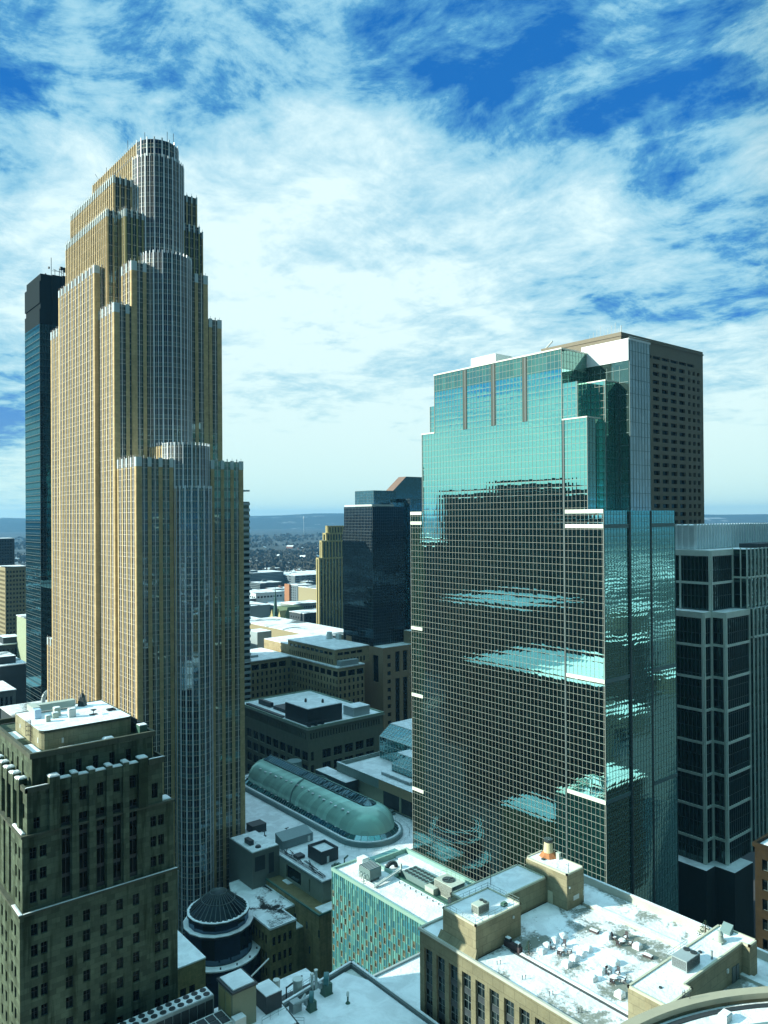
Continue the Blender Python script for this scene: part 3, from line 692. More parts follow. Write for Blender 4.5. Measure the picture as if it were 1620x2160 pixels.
# buttress fins with stepped heads
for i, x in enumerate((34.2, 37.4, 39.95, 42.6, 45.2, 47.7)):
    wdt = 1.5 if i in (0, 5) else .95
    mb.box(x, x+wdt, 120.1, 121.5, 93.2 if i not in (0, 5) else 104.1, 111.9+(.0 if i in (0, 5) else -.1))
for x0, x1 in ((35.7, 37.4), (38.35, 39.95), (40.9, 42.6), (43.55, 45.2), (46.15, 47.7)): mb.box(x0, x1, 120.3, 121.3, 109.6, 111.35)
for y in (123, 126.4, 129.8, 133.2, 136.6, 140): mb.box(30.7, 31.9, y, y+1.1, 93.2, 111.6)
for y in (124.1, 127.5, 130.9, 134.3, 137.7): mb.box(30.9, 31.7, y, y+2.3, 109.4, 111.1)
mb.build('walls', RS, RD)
add_windows(RD, wins, DARK, RGLASS, .35, .05, 'vh'); 
tg = MB()
for P, d, n, a0, a1, za, zb in wtall:
    c0 = lambda a, zz, o=-.3: (P[0]+d[0]*a+n[0]*o, P[1]+d[1]*a+n[1]*o, zz)
    tg.face([c0(a0, za-.55), c0(a1, za-.55), c0(a1, za), c0(a0, za)], 1); tg.face([c0(a0, za), c0(a1, za), c0(a1, zb), c0(a0, zb)], 0)
    tg.obox(P, d, n, (a0+a1)/2-.04, (a0+a1)/2+.04, -.3, -.22, za, zb, 1); tg.obox(P, d, n, a0, a1, -.3, -.22, za-.05, za+.05, 1)
tag(tg.build('tall_window_strips', [RGLASS, DARK], RD), kind='stuff')
lg = MB()
for x0, x1, y0, y1, zz in ((29.8, 54.2, 119.8, 148.2, 92.75), (30.3, 53.8, 120.25, 147.7, 103.8)):
    lg.box(x0, x1, y0, y0+.7, zz, zz+.35); lg.box(x0, x0+.7, y0+.7, y1, zz, zz+.35)
lg.box(30.9, 34.2, 120.2, 120.6, 110.3, 111.0); lg.box(30.8, 31.2, 120.2, 122.6, 110.3, 111.0); lg.box(49.4, 52.0, 120.2, 120.6, 110.6, 111.5); lg.box(51.8, 52.1, 120.6, 124, 110.6, 111.5)
lg.build('ledges', RSL, RD)
p = MB(); x0, x1, y0, y1 = 31.9, 51.1, 121.6, 146.4
p.box(x0, x1, y0, y0+.55, 114.7, 115.5); p.box(x0, x0+.55, y0+.55, y1, 114.7, 115.5); p.box(x1-.55, x1, y0+.55, y1, 114.7, 115.5); p.box(x0, x1, y1-.55, y1, 114.7, 115.5)
p.build('parapet', RSL, RD)
def cap_snow(x0, x1, y0, y1, zz, h=.28):            # lens shaped snow cap
    sn = MB()
    sn.loft([[(x0, y0, zz), (x1, y0, zz), (x1, y1, zz), (x0, y1, zz)], [(x0+.02, y0+.02, zz+h*.55), (x1-.02, y0+.02, zz+h*.55), (x1-.02, y1-.02, zz+h*.55), (x0+.02, y1-.02, zz+h*.55)], [(x0+.25, y0+.25, zz+h), (x1-.25, y0+.25, zz+h), (x1-.25, y1-.25, zz+h), (x0+.25, y1-.25, zz+h)]])
    sn.face([(x0+.25, y0+.25, zz+h), (x1-.25, y0+.25, zz+h), (x1-.25, y1-.25, zz+h), (x0+.25, y1-.25, zz+h)]); sn.build('snow_cap', SNOWC, RD)
for i, x in enumerate((34.2, 37.4, 39.95, 42.6, 45.2, 47.7)): cap_snow(x, x+(1.5 if i in (0, 5) else .95), 120.1, 121.5, 111.9-(0 if i in (0, 5) else .1), .32)
for x0, x1 in ((35.7, 37.4), (38.35, 39.95), (40.9, 42.6), (43.55, 45.2), (46.15, 47.7)): cap_snow(x0, x1, 120.3, 121.3, 111.35, .26)
for y in (123, 126.4, 129.8, 133.2, 136.6, 140): cap_snow(30.7, 31.9, y, y+1.1, 111.6, .32)
for y in (124.1, 127.5, 130.9, 134.3, 137.7): cap_snow(30.9, 31.7, y, y+2.3, 111.1, .25)
for b in ((30.9, 34.1, 120.2, 120.4, 111.0, .1), (49.4, 52, 120.2, 120.4, 111.5, .1), (52.0, 53.5, 121, 123, 104.1, .3), (30.5, 31.1, 121.0, 126, 104.15, .3), (29.85, 30.4, 119.9, 124, 93.1, .1), (30.5, 54, 119.85, 120.1, 93.1, .06), (32.6, 34.4, 124.2, 129.5, 114.65, .25), (32.5, 34.4, 134, 139, 114.65, .25), (36.5, 44.5, 122.6, 124.3, 114.65, .35), (43.3, 45.0, 123.0, 124.2, 114.9, .5), (32.5, 34.5, 122.3, 124, 114.65, .15)):
    cap_snow(*b)
pb = MB(); r_ = 1.0; x0, x1, y0, y1 = 34.6, 48.9, 125.6, 140.5
pol = [(x0+r_-r_*cos(a), y0+r_-r_*sin(a)) for a in (0, pi/6, pi/3, pi/2)]+[(x1-r_+r_*sin(a), y0+r_-r_*cos(a)) for a in (0, pi/6, pi/3, pi/2)]+[(x1, y1), (x0, y1)]
pb.prism(pol, 114.6, 117.4, 0, 1); pbo = pb.build('rooftop_block', [ashlar('block_stone', (.30, .28, .18), 1.5, 1.0, .08, .3), SNOW], RD)
e = MB()
for i in range(len(pol)-1):
    p0, p1 = pol[i], pol[i+1]; L = hypot(p1[0]-p0[0], p1[1]-p0[1]); d = ((p1[0]-p0[0])/L, (p1[1]-p0[1])/L); e.obox(p0, d, (d[1], -d[0]), 0, L, .0, .12, 117.15, 117.5)
e.build('roof_edge', RSL, pbo)
v = MB(); v.box(34.55, 34.6, 137.2, 137.7, 115.6, 116.3); v.box(34.55, 34.6, 127.1, 127.5, 115.4, 116.2); v.box(37.6, 37.9, 125.5, 125.6, 115.2, 116); v.build('wall_plates', LIGHTM, pbo)
tag(pbo)
def ladder(name, label, x, y, z0, z1, n=(-1, 0), cage=True, loc=None):
    m = MB(); s = (-n[1], n[0])
    q = lambda a, o, zz: (x+s[0]*a+n[0]*o, y+s[1]*a+n[1]*o, zz)
    for a in (-.25, .25): m.tube(q(a, .15, z0), q(a, .15, z1+1.0), .045, 5)
    k = z0
    while k < z1+.8: m.tube(q(-.25, .15, k), q(.25, .15, k), .03, 4); k += .35
    if cage:
        k = z0+1.2
        while k < z1+1.2:
            pts = [(-.3, .2), (-.36, .55), (0, .85), (.36, .55), (.3, .2)]
            for a, b in zip(pts, pts[1:]): m.tube(q(*a, k), q(*b, k), .035, 4)
            k += .7
        for a in ((-.36, .55), (0, .85), (.36, .55)): m.tube(q(*a, z0+1.2), q(*a, z1+1.1), .03, 4)
    o = m.build(name, DARK); return tag(o, label, 'ladder')
ladder('caged_ladder', 'black caged ladder on the rooftop block of the old stone tower', 34.6, 131, 114.7, 117.3)
# equipment standing on that roof
def box_unit(name, label, cat, x0, x1, y0, y1, z0, z1, mat, snowcap=True, group=None, extra=None, legs=0):
    r = thing(name, label, cat, ((x0+x1)/2, (y0+y1)/2, z0), group)
    m = MB(); zb = z0+legs
    m.box(x0, x1, y0, y1, zb, z1); 
    m.box(x0-.05, x1+.05, y0-.05, y1+.05, z1-.12, z1-.02)
    if legs:
        for a in (x0+.1, x1-.25):
            for b in (y0+.1, y1-.25): m.box(a, a+.15, b, b+.15, z0, zb)
    m.build('casing', mat, r)
    if snowcap: s = MB(); s.box(x0+.04, x1-.04, y0+.04, y1-.04, z1, z1+.12); s.build('snow_cap', SNOWC, r)
    if extra: extra(r)
    return r
CREAM = plain('cream_sheet_metal', (.42, .47, .41), .55, var=.15)
BLUEM = plain('pale_blue_sheet', (.45, .62, .78), .4, var=.1)
r = thing('duct', 'long pale L-shaped sheet metal duct on the old stone tower roof', 'duct', (37, 136, 117.4))
m = MB(); m.box(36.0, 37.0, 134.2, 135.6, 117.45, 118.9); m.build('riser', BLUEM, r)
m = MB(); m.box(36.1, 37.3, 135.6, 139.3, 118.0, 119.0); m.box(37.3, 43.6, 137.9, 139.3, 117.7, 118.8); m.build('duct_run', CREAM, r)
for i, (x, y, a, b, h, lab) in enumerate(((39.0, 134, 1.0, 1.0, 1.3, 'cream roof fan box beside the long duct, old stone tower'), (38.4, 132.8, .9, .8, .8, 'lower cream roof fan box in front of a taller one, old stone tower'), (36.9, 131.2, .7, .7, .9, 'smallest square vent nearest the ladder, old stone tower roof'), (40.6, 131.6, 1.1, .9, 1.3, 'pale square vent box in the middle of the old stone tower roof'))):
    box_unit('roof_vent', lab, 'vent', x, x+a, y, y+b, 117.42, 117.42+h, CREAM if i != 3 else LIGHTM, True)
r = thing('roof_beacon', 'dark pyramid shaped beacon at the back edge of the old stone tower roof', 'beacon', (45, 138.6, 117.4))
m = MB(); m.cone(45, 138.6, 117.4, 119.0, .85, .5, 4); m.cone(45, 138.6, 119.0, 119.6, .45, .25, 6); m.build('lattice_body', DARK, r); m = MB(); m.tube((45, 138.6, 119.5), (45, 138.6, 120.1), .05); m.build('lamp_spike', DARK, r)
r = thing('satellite_dish', 'small dark satellite dish on a low frame, old stone tower roof', 'satellite dish', (44.4, 131.2, 117.4))
m = MB(); m.tube((44.4, 131.2, 117.4), (44.4, 131.2, 118.0), .06); m.box(43.8, 45, 130.8, 131.6, 117.4, 117.5); m.build('stand', DARK, r); m = MB(); m.cone(44.4, 131.1, 118.0, 118.25, .1, .55, 12); m.build('dish', DARK, r)
m = MB(); m.box(47, 48.3, 131.5, 131.6, 117.45, 117.7); m.box(47, 48.3, 132.5, 132.6, 117.45, 117.7); m.box(47, 47.1, 131.6, 132.5, 117.45, 117.7); m.box(48.2, 48.3, 131.6, 132.5, 117.45, 117.7)
tag(m.build('hatch_curb', DARK), 'low dark hatch frame right of the dish, old stone tower roof', 'hatch')
m = MB(); m.box(49.2, 50.3, 125.5, 130.8, 115.4, 115.6); m.box(49.2, 50.3, 125.5, 130.8, 116.1, 116.3); m.box(49.4, 49.6, 125.5, 130.8, 114.6, 116.9); tag(m.build('pipe_rack', DARK), 'dark pipe rack between rooftop block and parapet, old stone tower', 'rack')
box_unit('roof_vent', 'round topped green vent at the right corner of the old stone tower', 'vent', 48.9, 50.2, 122.7, 124.1, 114.6, 116.4, GREENM, True)

# ---------------------------------------------------------------- roof deck building, lower right
DK = thing('deck_building', 'tan stone building with tall window strips and a snowy roof terrace, lower right', 'building', (107, 78, 0))
TAN = ashlar('tan_limestone', (.17, .16, .10), 2.2, 1.4, .06, .12, (.2, .18, .1))  # facade tone taken darker than the rooftop blocks in place of shade
TANP = ashlar('mottled_tan_concrete', (.27, .245, .155), 1.9, 1.3, .09, .3, (.26, .22, .13))
DSN = snow('terrace_snow', .46, 4.0, scale=.16, dark=(.19, .21, .18)); DSN2 = snow('terrace_edge_snow', .43, 7.4, scale=.12, dark=(.20, .22, .19))
mb = MB(); strips = MB(); wins = []
P, d, n, L = (89.3, 100.4), (0, -1), (-1, 0), 52
rs = [(1.15+3.02*i, 3.15+3.02*i, 6, 76.4) for i in range(16)]
wall_face(mb, P, d, n, L, 0, 78.9, rs, .55)
for a0, a1, za, zb in rs:
    zz = zb
    while zz > 30: wins.append((P, d, n, a0, a1, zz-2.55, zz-.02)); zz -= 3.5
    strips.obox(P, d, n, a0, a1, -.62, -.56, 6, 76.4)
    zz = zb
    while zz > 30: strips.obox(P, d, n, a0, a1, -.55, -.38, zz-3.5, zz-2.6); zz -= 3.5
wall_face(mb, (89.3, 49.2), (1, 0), (0, -1), 36, 0, 78.9, [], .5)
mb.face([(125.3, 49.2, 0), (125.3, 100.4, 0), (125.3, 100.4, 78.9), (125.3, 49.2, 78.9)]); mb.face([(125.3, 100.4, 0), (89.3, 100.4, 0), (89.3, 100.4, 78.9), (125.3, 100.4, 78.9)])
mb.build('walls', TAN, DK); strips.build('spandrels', DARK, DK)
add_windows(DK, wins, DMULL, PGLASS, .5, .09, 'vh')
pl_ = MB()
pl_.box(89.5, 96.2, 49.2, 87.6, 78.7, 78.98, 0); pl_.build('ledge_roof', DSN2, DK)
pl_ = MB(); pl_.box(96.2, 117.4, 49.2, 92.2, 78.7, 79.06); pl_.build('terrace_roof', DSN, DK)
pl_ = MB(); pl_.box(118.6, 124.9, 49.2, 100, 78.7, 79.0); pl_.build('side_roof', DSN2, DK)
pl_ = MB(); pl_.box(89.7, 90.0, 96, 100, 78.7, 79.0); pl_.box(90, 96, 95.5, 100.2, 78.7, 79.0); pl_.build('corner_roof', SNOWC, DK)
cb = MB(); cb.box(89.1, 89.5, 49.2, 100.6, 78.9, 79.35); cb.box(124.9, 125.5, 49.2, 100.6, 78.9, 80.35); cb.box(89.5, 90, 100.2, 100.6, 78.9, 79.3); cb.box(90, 101, 100.2, 100.6, 78.9, 79.35)
cb.box(117.4, 118.6, 50, 87.4, 78.7, 79.5); cb.build('parapet', plain('coping_stone', (.42, .44, .38), .8, var=.15), DK)
cs_ = MB(); cs_.box(117.45, 118.55, 50, 87.3, 79.5, 79.58); cs_.box(124.95, 125.45, 49.2, 100.5, 80.35, 80.42); cs_.build('coping_snow', SNOWC, DK)
g = MB(); g.box(96.0, 96.25, 50, 85.8, 78.98, 79.22); g.build('deck_edge', DARK, DK)
g = MB(); g.box(96.25, 96.9, 50, 84, 79.06, 79.30); g.build('deck_curb_snow', snow('curb_snow', .2, 9), DK)
# stair block, linking wing, lift tower, right-hand block
def block(name, pol, z0, z1, mat, mr, ph=.3, th=.25, parent=DK):
    b = MB(); b.prism(pol, z0, z1, 0); o = b.build(name, mat, parent)
    s = MB(); k = len(pol); cx = sum(p[0] for p in pol)/k; cy = sum(p[1] for p in pol)/k
    for P, d, n, L in ccw_edges(pol): s.obox(P, d, n, -.06, L-th if False else L+.06, -th, .06, z1-.05, z1+ph)
    s.build('coping', plain(name+'_coping', (.50, .50, .38), .8, var=.1), o)
    q = MB(); q.prism([(p[0], p[1]) for p in pol], z1-.02, z1+.1); q.build('roof_snow', mr, o); return o
SB = block('stair_block', rect(90.1, 101.0, 87.8, 95.4), 79, 84.2, TANP, snow('block_snow', .22, 5.5), .25)
m = MB(); m.v += [(89.3, 87.3, 78.9), (90.1, 87.6, 80.6), (90.1, 95.9, 80.6), (89.3, 96.2, 78.9), (90.1, 87.3, 78.9), (90.1, 96.2, 78.9)]; m.f += [(0, 1, 2, 3), (0, 4, 1), (3, 2, 5)]; m.m += [0, 0, 0]
m.f = [f[::-1] for f in m.f]; m.build('sloped_sill', TANP, SB)
LW = block('linking_wing', rect(95.8, 113.5, 92.5, 99.4), 79, 83.3, TANP, SNOWC, .28)
LT = block('lift_tower', rect(113.5, 118.4, 87.8, 97.3), 79, 85.4, TANP, snow('tower_snow', .40, 6.2, dark=(.42, .40, .26)), .25)
RBk = block('right_block', [(95.2, 63.3), (95.2, 57.2), (101.5, 57.2), (101.5, 58.4), (118.2, 58.4), (118.2, 57.2), (120.6, 57.2), (120.6, 63.3)], 79, 83.9, TANP, SNOWC, .3)
dr = MB(); dr.box(113.40, 113.5, 91.0, 92.1, 79.1, 81.3); dr.build('door', plain('cream_door', (.62, .58, .42), .6), LT)
dr = MB(); dr.box(118.1, 118.4, 87.7, 87.8, 80.5, 81.4); dr.box(115.3, 116.9, 87.72, 87.8, 80.4, 81.2); dr.box(113.9, 114.2, 87.5, 87.8, 83, 83.3); dr.build('wall_fittings', LIGHTM, LT)
dr = MB(); dr.box(98.9, 99.2, 87.6, 87.8, 82.6, 83.0); dr.build('lamp', LIGHTM, SB)
for x0, x1 in ((115.0, 116.0), (116.2, 117.0)): dr = MB(); dr.box(x0, x1, 58.25, 58.4, 79.1, 81.4); dr.build('door', DMULL, RBk)
dr = MB(); dr.box(113.4, 113.8, 58.2, 58.4, 81.2, 81.8); dr.build('lamp', LIGHTM, RBk)
ch = thing('roof_flue', 'cream round flue with black mouth on a rusty skirt, on the lift tower roof', 'chimney', (117.3, 95.0, 85.4))
m = MB(); m.cone(117.3, 95.0, 85.4, 86.3, 1.9, 1.1, 8); m.build('rusty_skirt', RUST, ch)
m = MB(); m.cone(117.3, 95.0, 86.2, 88.2, .95, .78, 20); m.build('flue', plain('cream_flue', (.60, .54, .33), .6, var=.15), ch, 40)
m = MB(); m.cone(117.3, 95.0, 88.2, 88.75, .82, .86, 20); m.cone(117.3, 95.0, 88.6, 88.76, .7, .7, 16); m.build('black_mouth', DARK, ch, 40)
box_unit('roof_vent', 'pale upright vent box beside the round flue on the lift tower', 'vent', 117.4, 118.0, 92.6, 93.3, 85.45, 86.7, CREAM, False)
m = MB(); m.box(115.0, 115.6, 94.3, 94.9, 85.45, 85.7); tag(m.build('roof_hatch', DARK), 'small dark hatch on the snowy lift tower roof', 'hatch')
m = MB(); m.tube((114.2, 88.0, 85.4), (114.2, 88.0, 87.4), .05); m.tube((114.2, 87.8, 87.0), (114.2, 88.6, 87.0), .04); tag(m.build('antenna_mast', DARK), 'thin antenna on the front corner of the lift tower', 'antenna')
m = MB(); m.tube((103.5, 97.0, 83.3), (103.5, 97.0, 86.8), .06); tag(m.build('lightning_rod', DARK), 'tall thin rod standing on the snowy linking wing roof', 'rod')
def railing(name, label, pts, z, h=1.05, post=1.6, parent=None, mat=None):
    m = MB()
    for a, b in zip(pts, pts[1:]):
        L = hypot(b[0]-a[0], b[1]-a[1]); k = max(1, round(L/post))
        for i in range(k+1):
            x = a[0]+(b[0]-a[0])*i/k; y = a[1]+(b[1]-a[1])*i/k; m.tube((x, y, z), (x, y, z+h), .03, 5)
        for zz in (h, h*.55): m.tube((a[0], a[1], z+zz), (b[0], b[1], z+zz), .03, 5)
    o = m.build(name, mat or TMULL, parent)
    return tag(o, label, 'railing') if label else o
railing('railing', 'teal metal railing round the edge of the stair block roof', [(90.2, 95.2), (90.2, 87.9), (100.8, 87.9), (100.8, 95.2), (90.2, 95.2)], 84.3)
railing('railing', 'teal railing along the left half of the linking wing roof', [(101, 99.2), (95.9, 99.2)], 83.4)
railing('railing', 'short railing on the edge of the right-hand rooftop block', [(105.2, 63.25), (110.8, 63.25)], 84.1)
def fan_disc(m, x, y, z, r, n=14):
    m.cone(x, y, z, z+.12, r, r, n)
    for k in range(5): a = 2*pi*k/5; m.tube((x, y, z+.13), (x+r*.9*cos(a), y+r*.9*sin(a), z+.13), r*.10, 4)
def ac(name, label, x0, x1, y0, y1, z0, h, mat, fans, group=None):
    r = thing(name, label, 'air conditioner', ((x0+x1)/2, (y0+y1)/2, z0), group)
    m = MB(); m.box(x0, x1, y0, y1, z0+.15, z0+h); m.box(x0+.05, x1-.05, y0+.05, y1-.05, z0, z0+.15); m.build('casing', mat, r)
    m = MB(); k = 0
    while .3+k*.16 < h-.2: m.box(x0-.02, x0, y0+.1, y1-.1, z0+.3+k*.16, z0+.38+k*.16); m.box(x0+.1, x1-.1, y0-.02, y0, z0+.3+k*.16, z0+.38+k*.16); k += 1
    m.build('louvres', DARK, r)
    for fx, fy, fr in fans: m = MB(); fan_disc(m, fx, fy, z0+h, fr); m.build('fan', DARK, r)
    return r
ac('condenser_unit', 'beige condenser with two dark fans on the stair block roof', 92.6, 95.2, 89.6, 91.2, 84.3, 1.6, CREAM, [(94.6, 90.0, .36), (94.6, 90.8, .36)])
m = MB(); m.box(98.0, 99.0, 88.9, 89.7, 84.35, 84.75); m.box(98.1, 98.9, 89.0, 89.6, 84.75, 84.9); tag(m.build('roof_hatch', GREENM), 'low grey-green hatch near the railing of the stair block roof', 'hatch')
m = MB(); m.tube((101.2, 88.4, 84.3), (101.2, 88.4, 85.2), .05); m.box(101.0, 101.3, 88.3, 88.5, 84.9, 85.2); 
ac('condenser_unit', 'grey condenser with two black fans on the right-hand rooftop block', 104.3, 108.0, 59.6, 62.0, 84.0, 1.7, GREYM, [(107.3, 60.2, .5), (107.3, 61.3, .5)])
ex = thing('exhaust_fan', 'round cream exhaust fan on the right-hand rooftop block', 'fan', (116.0, 60.9, 84))
m = MB(); m.box(115.2, 116.8, 60.1, 61.7, 84.0, 84.3); m.build('curb', CREAM, ex); m = MB(); m.cone(116, 60.9, 84.3, 85.2, .75, .60, 16); m.cone(116, 60.9, 85.2, 85.7, .68, .3, 16); m.build('hood', CREAM, ex, 40)
m = MB(); m.v += [(118.8, 60.6, 84), (120.0, 60.6, 84), (120.0, 62.2, 84), (118.8, 62.2, 84), (118.8, 60.6, 84.4), (118.8, 62.2, 84.4), (120.0, 60.6, 85.3), (120.0, 62.2, 85.3)]
m.f += [(0, 1, 6, 4), (1, 2, 7, 6), (2, 3, 5, 7), (3, 0, 4, 5), (4, 6, 7, 5)]; m.m += [0]*5; tag(m.build('roof_skylight', TMULL), 'wedge shaped skylight at the far corner of the right-hand rooftop block', 'skylight')
m = MB(); m.cone(110.6, 59.2, 84, 85.1, .16, .16, 8); m.cone(110.6, 59.2, 85.1, 85.25, .2, .2, 8); tag(m.build('vent_pipe', GREYM), 'short grey vent pipe near the condenser on the right-hand block', 'pipe')
m = MB(); m.cone(110.9, 61.2, 84, 84.2, .3, .3, 8); tag(m.build('roof_drain', DARK), 'dark roof drain in the middle of the right-hand block', 'drain')
m = MB(); m.cone(98.4, 60.2, 84, 84.15, .25, .25, 8); tag(m.build('roof_drain', DARK), 'dark roof drain near the ladder end of the right-hand block', 'drain')
ladder('caged_ladder', 'black caged ladder on the right-hand rooftop block', 99.0, 57.2, 79, 83.9, (0, -1))
# terrace furniture
def chair_mesh():
    m = MB(); seat = MB(); 
    for i in range(4): seat.box(-.26+i*.135, -.14+i*.135, -.28, .28, .34-.02*i, .37-.02*i)
    back = MB()
    for i in range(5): y = -.27+i*.11; back.v += [(.24, y, .30), (.24, y+.09, .30), (.52, y+.09+.0, 1.08), (.52, y, 1.08), (.27, y, .30), (.27, y+.09, .30), (.55, y+.09, 1.08), (.55, y, 1.08)]; b = len(back.v)-8; back.f += [(b, b+3, b+2, b+1), (b+4, b+5, b+6, b+7), (b, b+1, b+5, b+4), (b+2, b+3, b+7, b+6), (b+1, b+2, b+6, b+5), (b+3, b, b+4, b+7)]; back.m += [0]*6
    return seat, back
ck = thing('adirondack_chair', 'dark slatted garden chair in the far snowy ring, beside a white covered box', 'chair', (0, 0, 79.06), 'garden chairs on the roof terrace')
s_, b_ = chair_mesh(); s_.build('seat', WOODD, ck, local=True); b_.build('backrest', WOODD, ck, local=True)
for y in (-.33, .27):
    m = MB(); m.box(-.34, .34, y, y+.1, .52, .56); m.build('armrest', WOODD, ck, local=True)
    m = MB(); m.box(-.32, -.22, y, y+.07, 0, .52); m.build('leg', WOODD, ck, local=True)
    m = MB(); m.box(.24, .34, y, y+.07, 0, .52); m.build('leg', WOODD, ck, local=True)
sn_ = MB(); sn_.box(-.27, .22, -.25, .25, .37, .47); sn_.build('seat_snow', SNOWC, ck, local=True)
first = True
for (cx, cy), lab, angs in (((112.2, 75.6), 'dark slatted garden chair in the far snowy ring, beside a white covered box', (10, 100, 190, 285)), ((102.3, 80.4), 'dark slatted garden chair in the left ring, nearest the little fir and grill', (20, 110, 205, 290)), ((102.4, 70.4), 'dark slatted garden chair in the near ring, beside the right-hand rooftop block', (15, 75, 200, 280))):
    for a in angs:
        a = radians(a); loc = (cx+1.35*cos(a), cy+1.35*sin(a), 79.06)
        if first: ck.location = loc; ck.rotation_euler = (0, 0, a); first = False
        else: dup(ck, loc, a, lab)
    fp = thing('fire_table', lab.replace('dark slatted garden chair in the', 'low snow covered table within the').replace(', nearest', ' of chairs nearest').replace(', beside', ' of chairs beside'), 'table', (cx, cy, 79.06), 'tables in the chair rings')
    m = MB(); m.cone(cx, cy, 79.06, 79.4, .35, .55, 10); m.build('base', WOODD, fp); m = MB(); m.cone(cx, cy, 79.4, 79.62, .6, .45, 10); m.build('snow_cap', SNOWC, fp)
# white covered planter boxes
rows = (('white covered planter in the row beside the grill', ((99.6, 82.2), (101.4, 82.5), (103.7, 82.8), (105.7, 82.7))), ('white covered planter in the middle row of the terrace', ((99.7, 77.3), (101.9, 77.5), (103.8, 77.5), (105.7, 77.7))),
        ('white covered planter in the row beside the near chair ring', ((99.6, 72.4), (102.2, 72.7), (103.4, 72.5), (105.8, 72.7))), ('white covered planter against the left wall of the right-hand block', ((99.3, 67.4), (101.6, 65.8), (104.2, 65.0))),
        ('larger white covered planter beside the far chair ring', ((111.6, 78.0), (112.6, 73.0))))
pr = None
for lab, spots in rows:
    for x, y in spots:
        a = rnd.uniform(-.1, .1)
        if pr is None:
            pr = thing('covered_planter', lab, 'planter', (x, y, 79.06), 'covered planters on the roof terrace'); m = MB()
            m.loft([[(-.62, -.62, 0), (.62, -.62, 0), (.62, .62, 0), (-.62, .62, 0)], [(-.58, -.58, .55), (.58, -.58, .55), (.58, .58, .55), (-.58, .58, .55)]]); m.build('cover', PLAST, pr, local=True)
            m = MB(); R = [[(-.6, -.6, .55), (.6, -.6, .55), (.6, .6, .55), (-.6, .6, .55)], [(-.5, -.5, .75), (.5, -.5, .75), (.5, .5, .75), (-.5, .5, .75)], [(-.25, -.25, .88), (.25, -.25, .88), (.25, .25, .88), (-.25, .25, .88)]]
            m.loft(R); m.face(R[2]); m.build('snow_cap', SNOWC, pr, local=True, smooth=60)
        else: dup(pr, (x, y, 79.06), a, lab)
for x, y, a, lab in ((111.2, 80.4, .1, 'dark bench with a snowy top near the far end of the terrace'), (111.5, 70.4, .1, 'dark bench with a snowy top near the short railing')):
    r = thing('terrace_bench', lab, 'bench', (x, y, 79.06), None, a); m = MB(); m.box(-.35, .35, -.75, .75, .1, .42); m.build('seat', WOODD, r, local=True)
    for yy in (-.7, .55): m = MB(); m.box(-.3, .3, yy, yy+.15, 0, .1); m.build('leg', WOODD, r, local=True)
    m = MB(); m.box(-.33, .33, -.73, .73, .42, .52); m.build('snow_cap', SNOWC, r, local=True)
gr = thing('grill_station', 'dark outdoor grill counter against the stair block wall', 'grill', (97.0, 86.4, 79.06))
m = MB(); m.box(96.4, 97.2, 84.2, 87.5, 79.06, 80.0); m.build('counter', WOODD, gr)
for y in (84.4, 86.4): m = MB(); m.box(96.45, 97.15, y, y+.95, 80.0, 80.5); m.build('grill_lid', DARK, gr); m = MB(); m.box(96.5, 97.1, y+.05, y+.9, 80.5, 80.6); m.build('snow_cap', SNOWC, gr)
def fir(name, label, x, y, z, h, r, seed):
    R = random.Random(seed); t_ = thing(name, label, 'fir tree', (x, y, z)); m = MB(); m.cone(x, y, z, z+h*.95, r*.12, .02, 6); m.build('trunk', BARK, t_)
    m = MB()
    for i in range(260):
        f = R.random()**.8; zz = z+h*(.08+.9*f); rr = r*(1-f)*(.55+.55*R.random()); a = R.uniform(0, 2*pi); px, py = x+rr*cos(a), y+rr*sin(a); s = .09*h*(.5+.6*(1-f))
        q = a+R.uniform(-.6, .6); m.face([(px, py, zz), (px+s*cos(q)-.3*s*sin(q), py+s*sin(q)+.3*s*cos(q), zz-s*.35), (px+s*1.2*cos(q), py+s*1.2*sin(q), zz-s*.5), (px+s*cos(q)+.3*s*sin(q), py+s*sin(q)-.3*s*cos(q), zz-s*.25)])
    m.build('crown', FOLI, t_)
fir('fir_tree', 'little dark fir tree beside the grill on the terrace', 97.6, 83.2, 79.06, 2.3, .8, 1)
fir('fir_tree', 'dark fir tree at the far corner behind the right-hand rooftop block', 124.3, 67.6, 79.0, 3.0, 1.3, 2)
SNOWBITS = MB()
for i in range(90):
    x, y = rnd.uniform(96.6, 116.5), rnd.uniform(64, 91); r = rnd.uniform(.05, .22); SNOWBITS.blob((x, y, 79.06), (r, r, r*.5), i, n=6, rings=4)
tag(SNOWBITS.build('snow_clumps', SNOWC), 'loose clumps of snow lying over the roof terrace', 'snow', kind='stuff')
for i, (x, y) in enumerate([(91.6, 84.6-5.2*k) for k in range(6)]):
    for dx in (0, .5):
        m = MB(); m.cone(x+dx, y-dx*.4, 78.98, 79.55, .05, .05, 6); m.cone(x+dx, y-dx*.4, 79.5, 79.62, .08, .08, 6)
        tag(m.build('vent_pipe', DARK), 'short dark pipe stub in a pair along the lower snowy ledge', 'pipe', 'pipe stubs along the ledge')

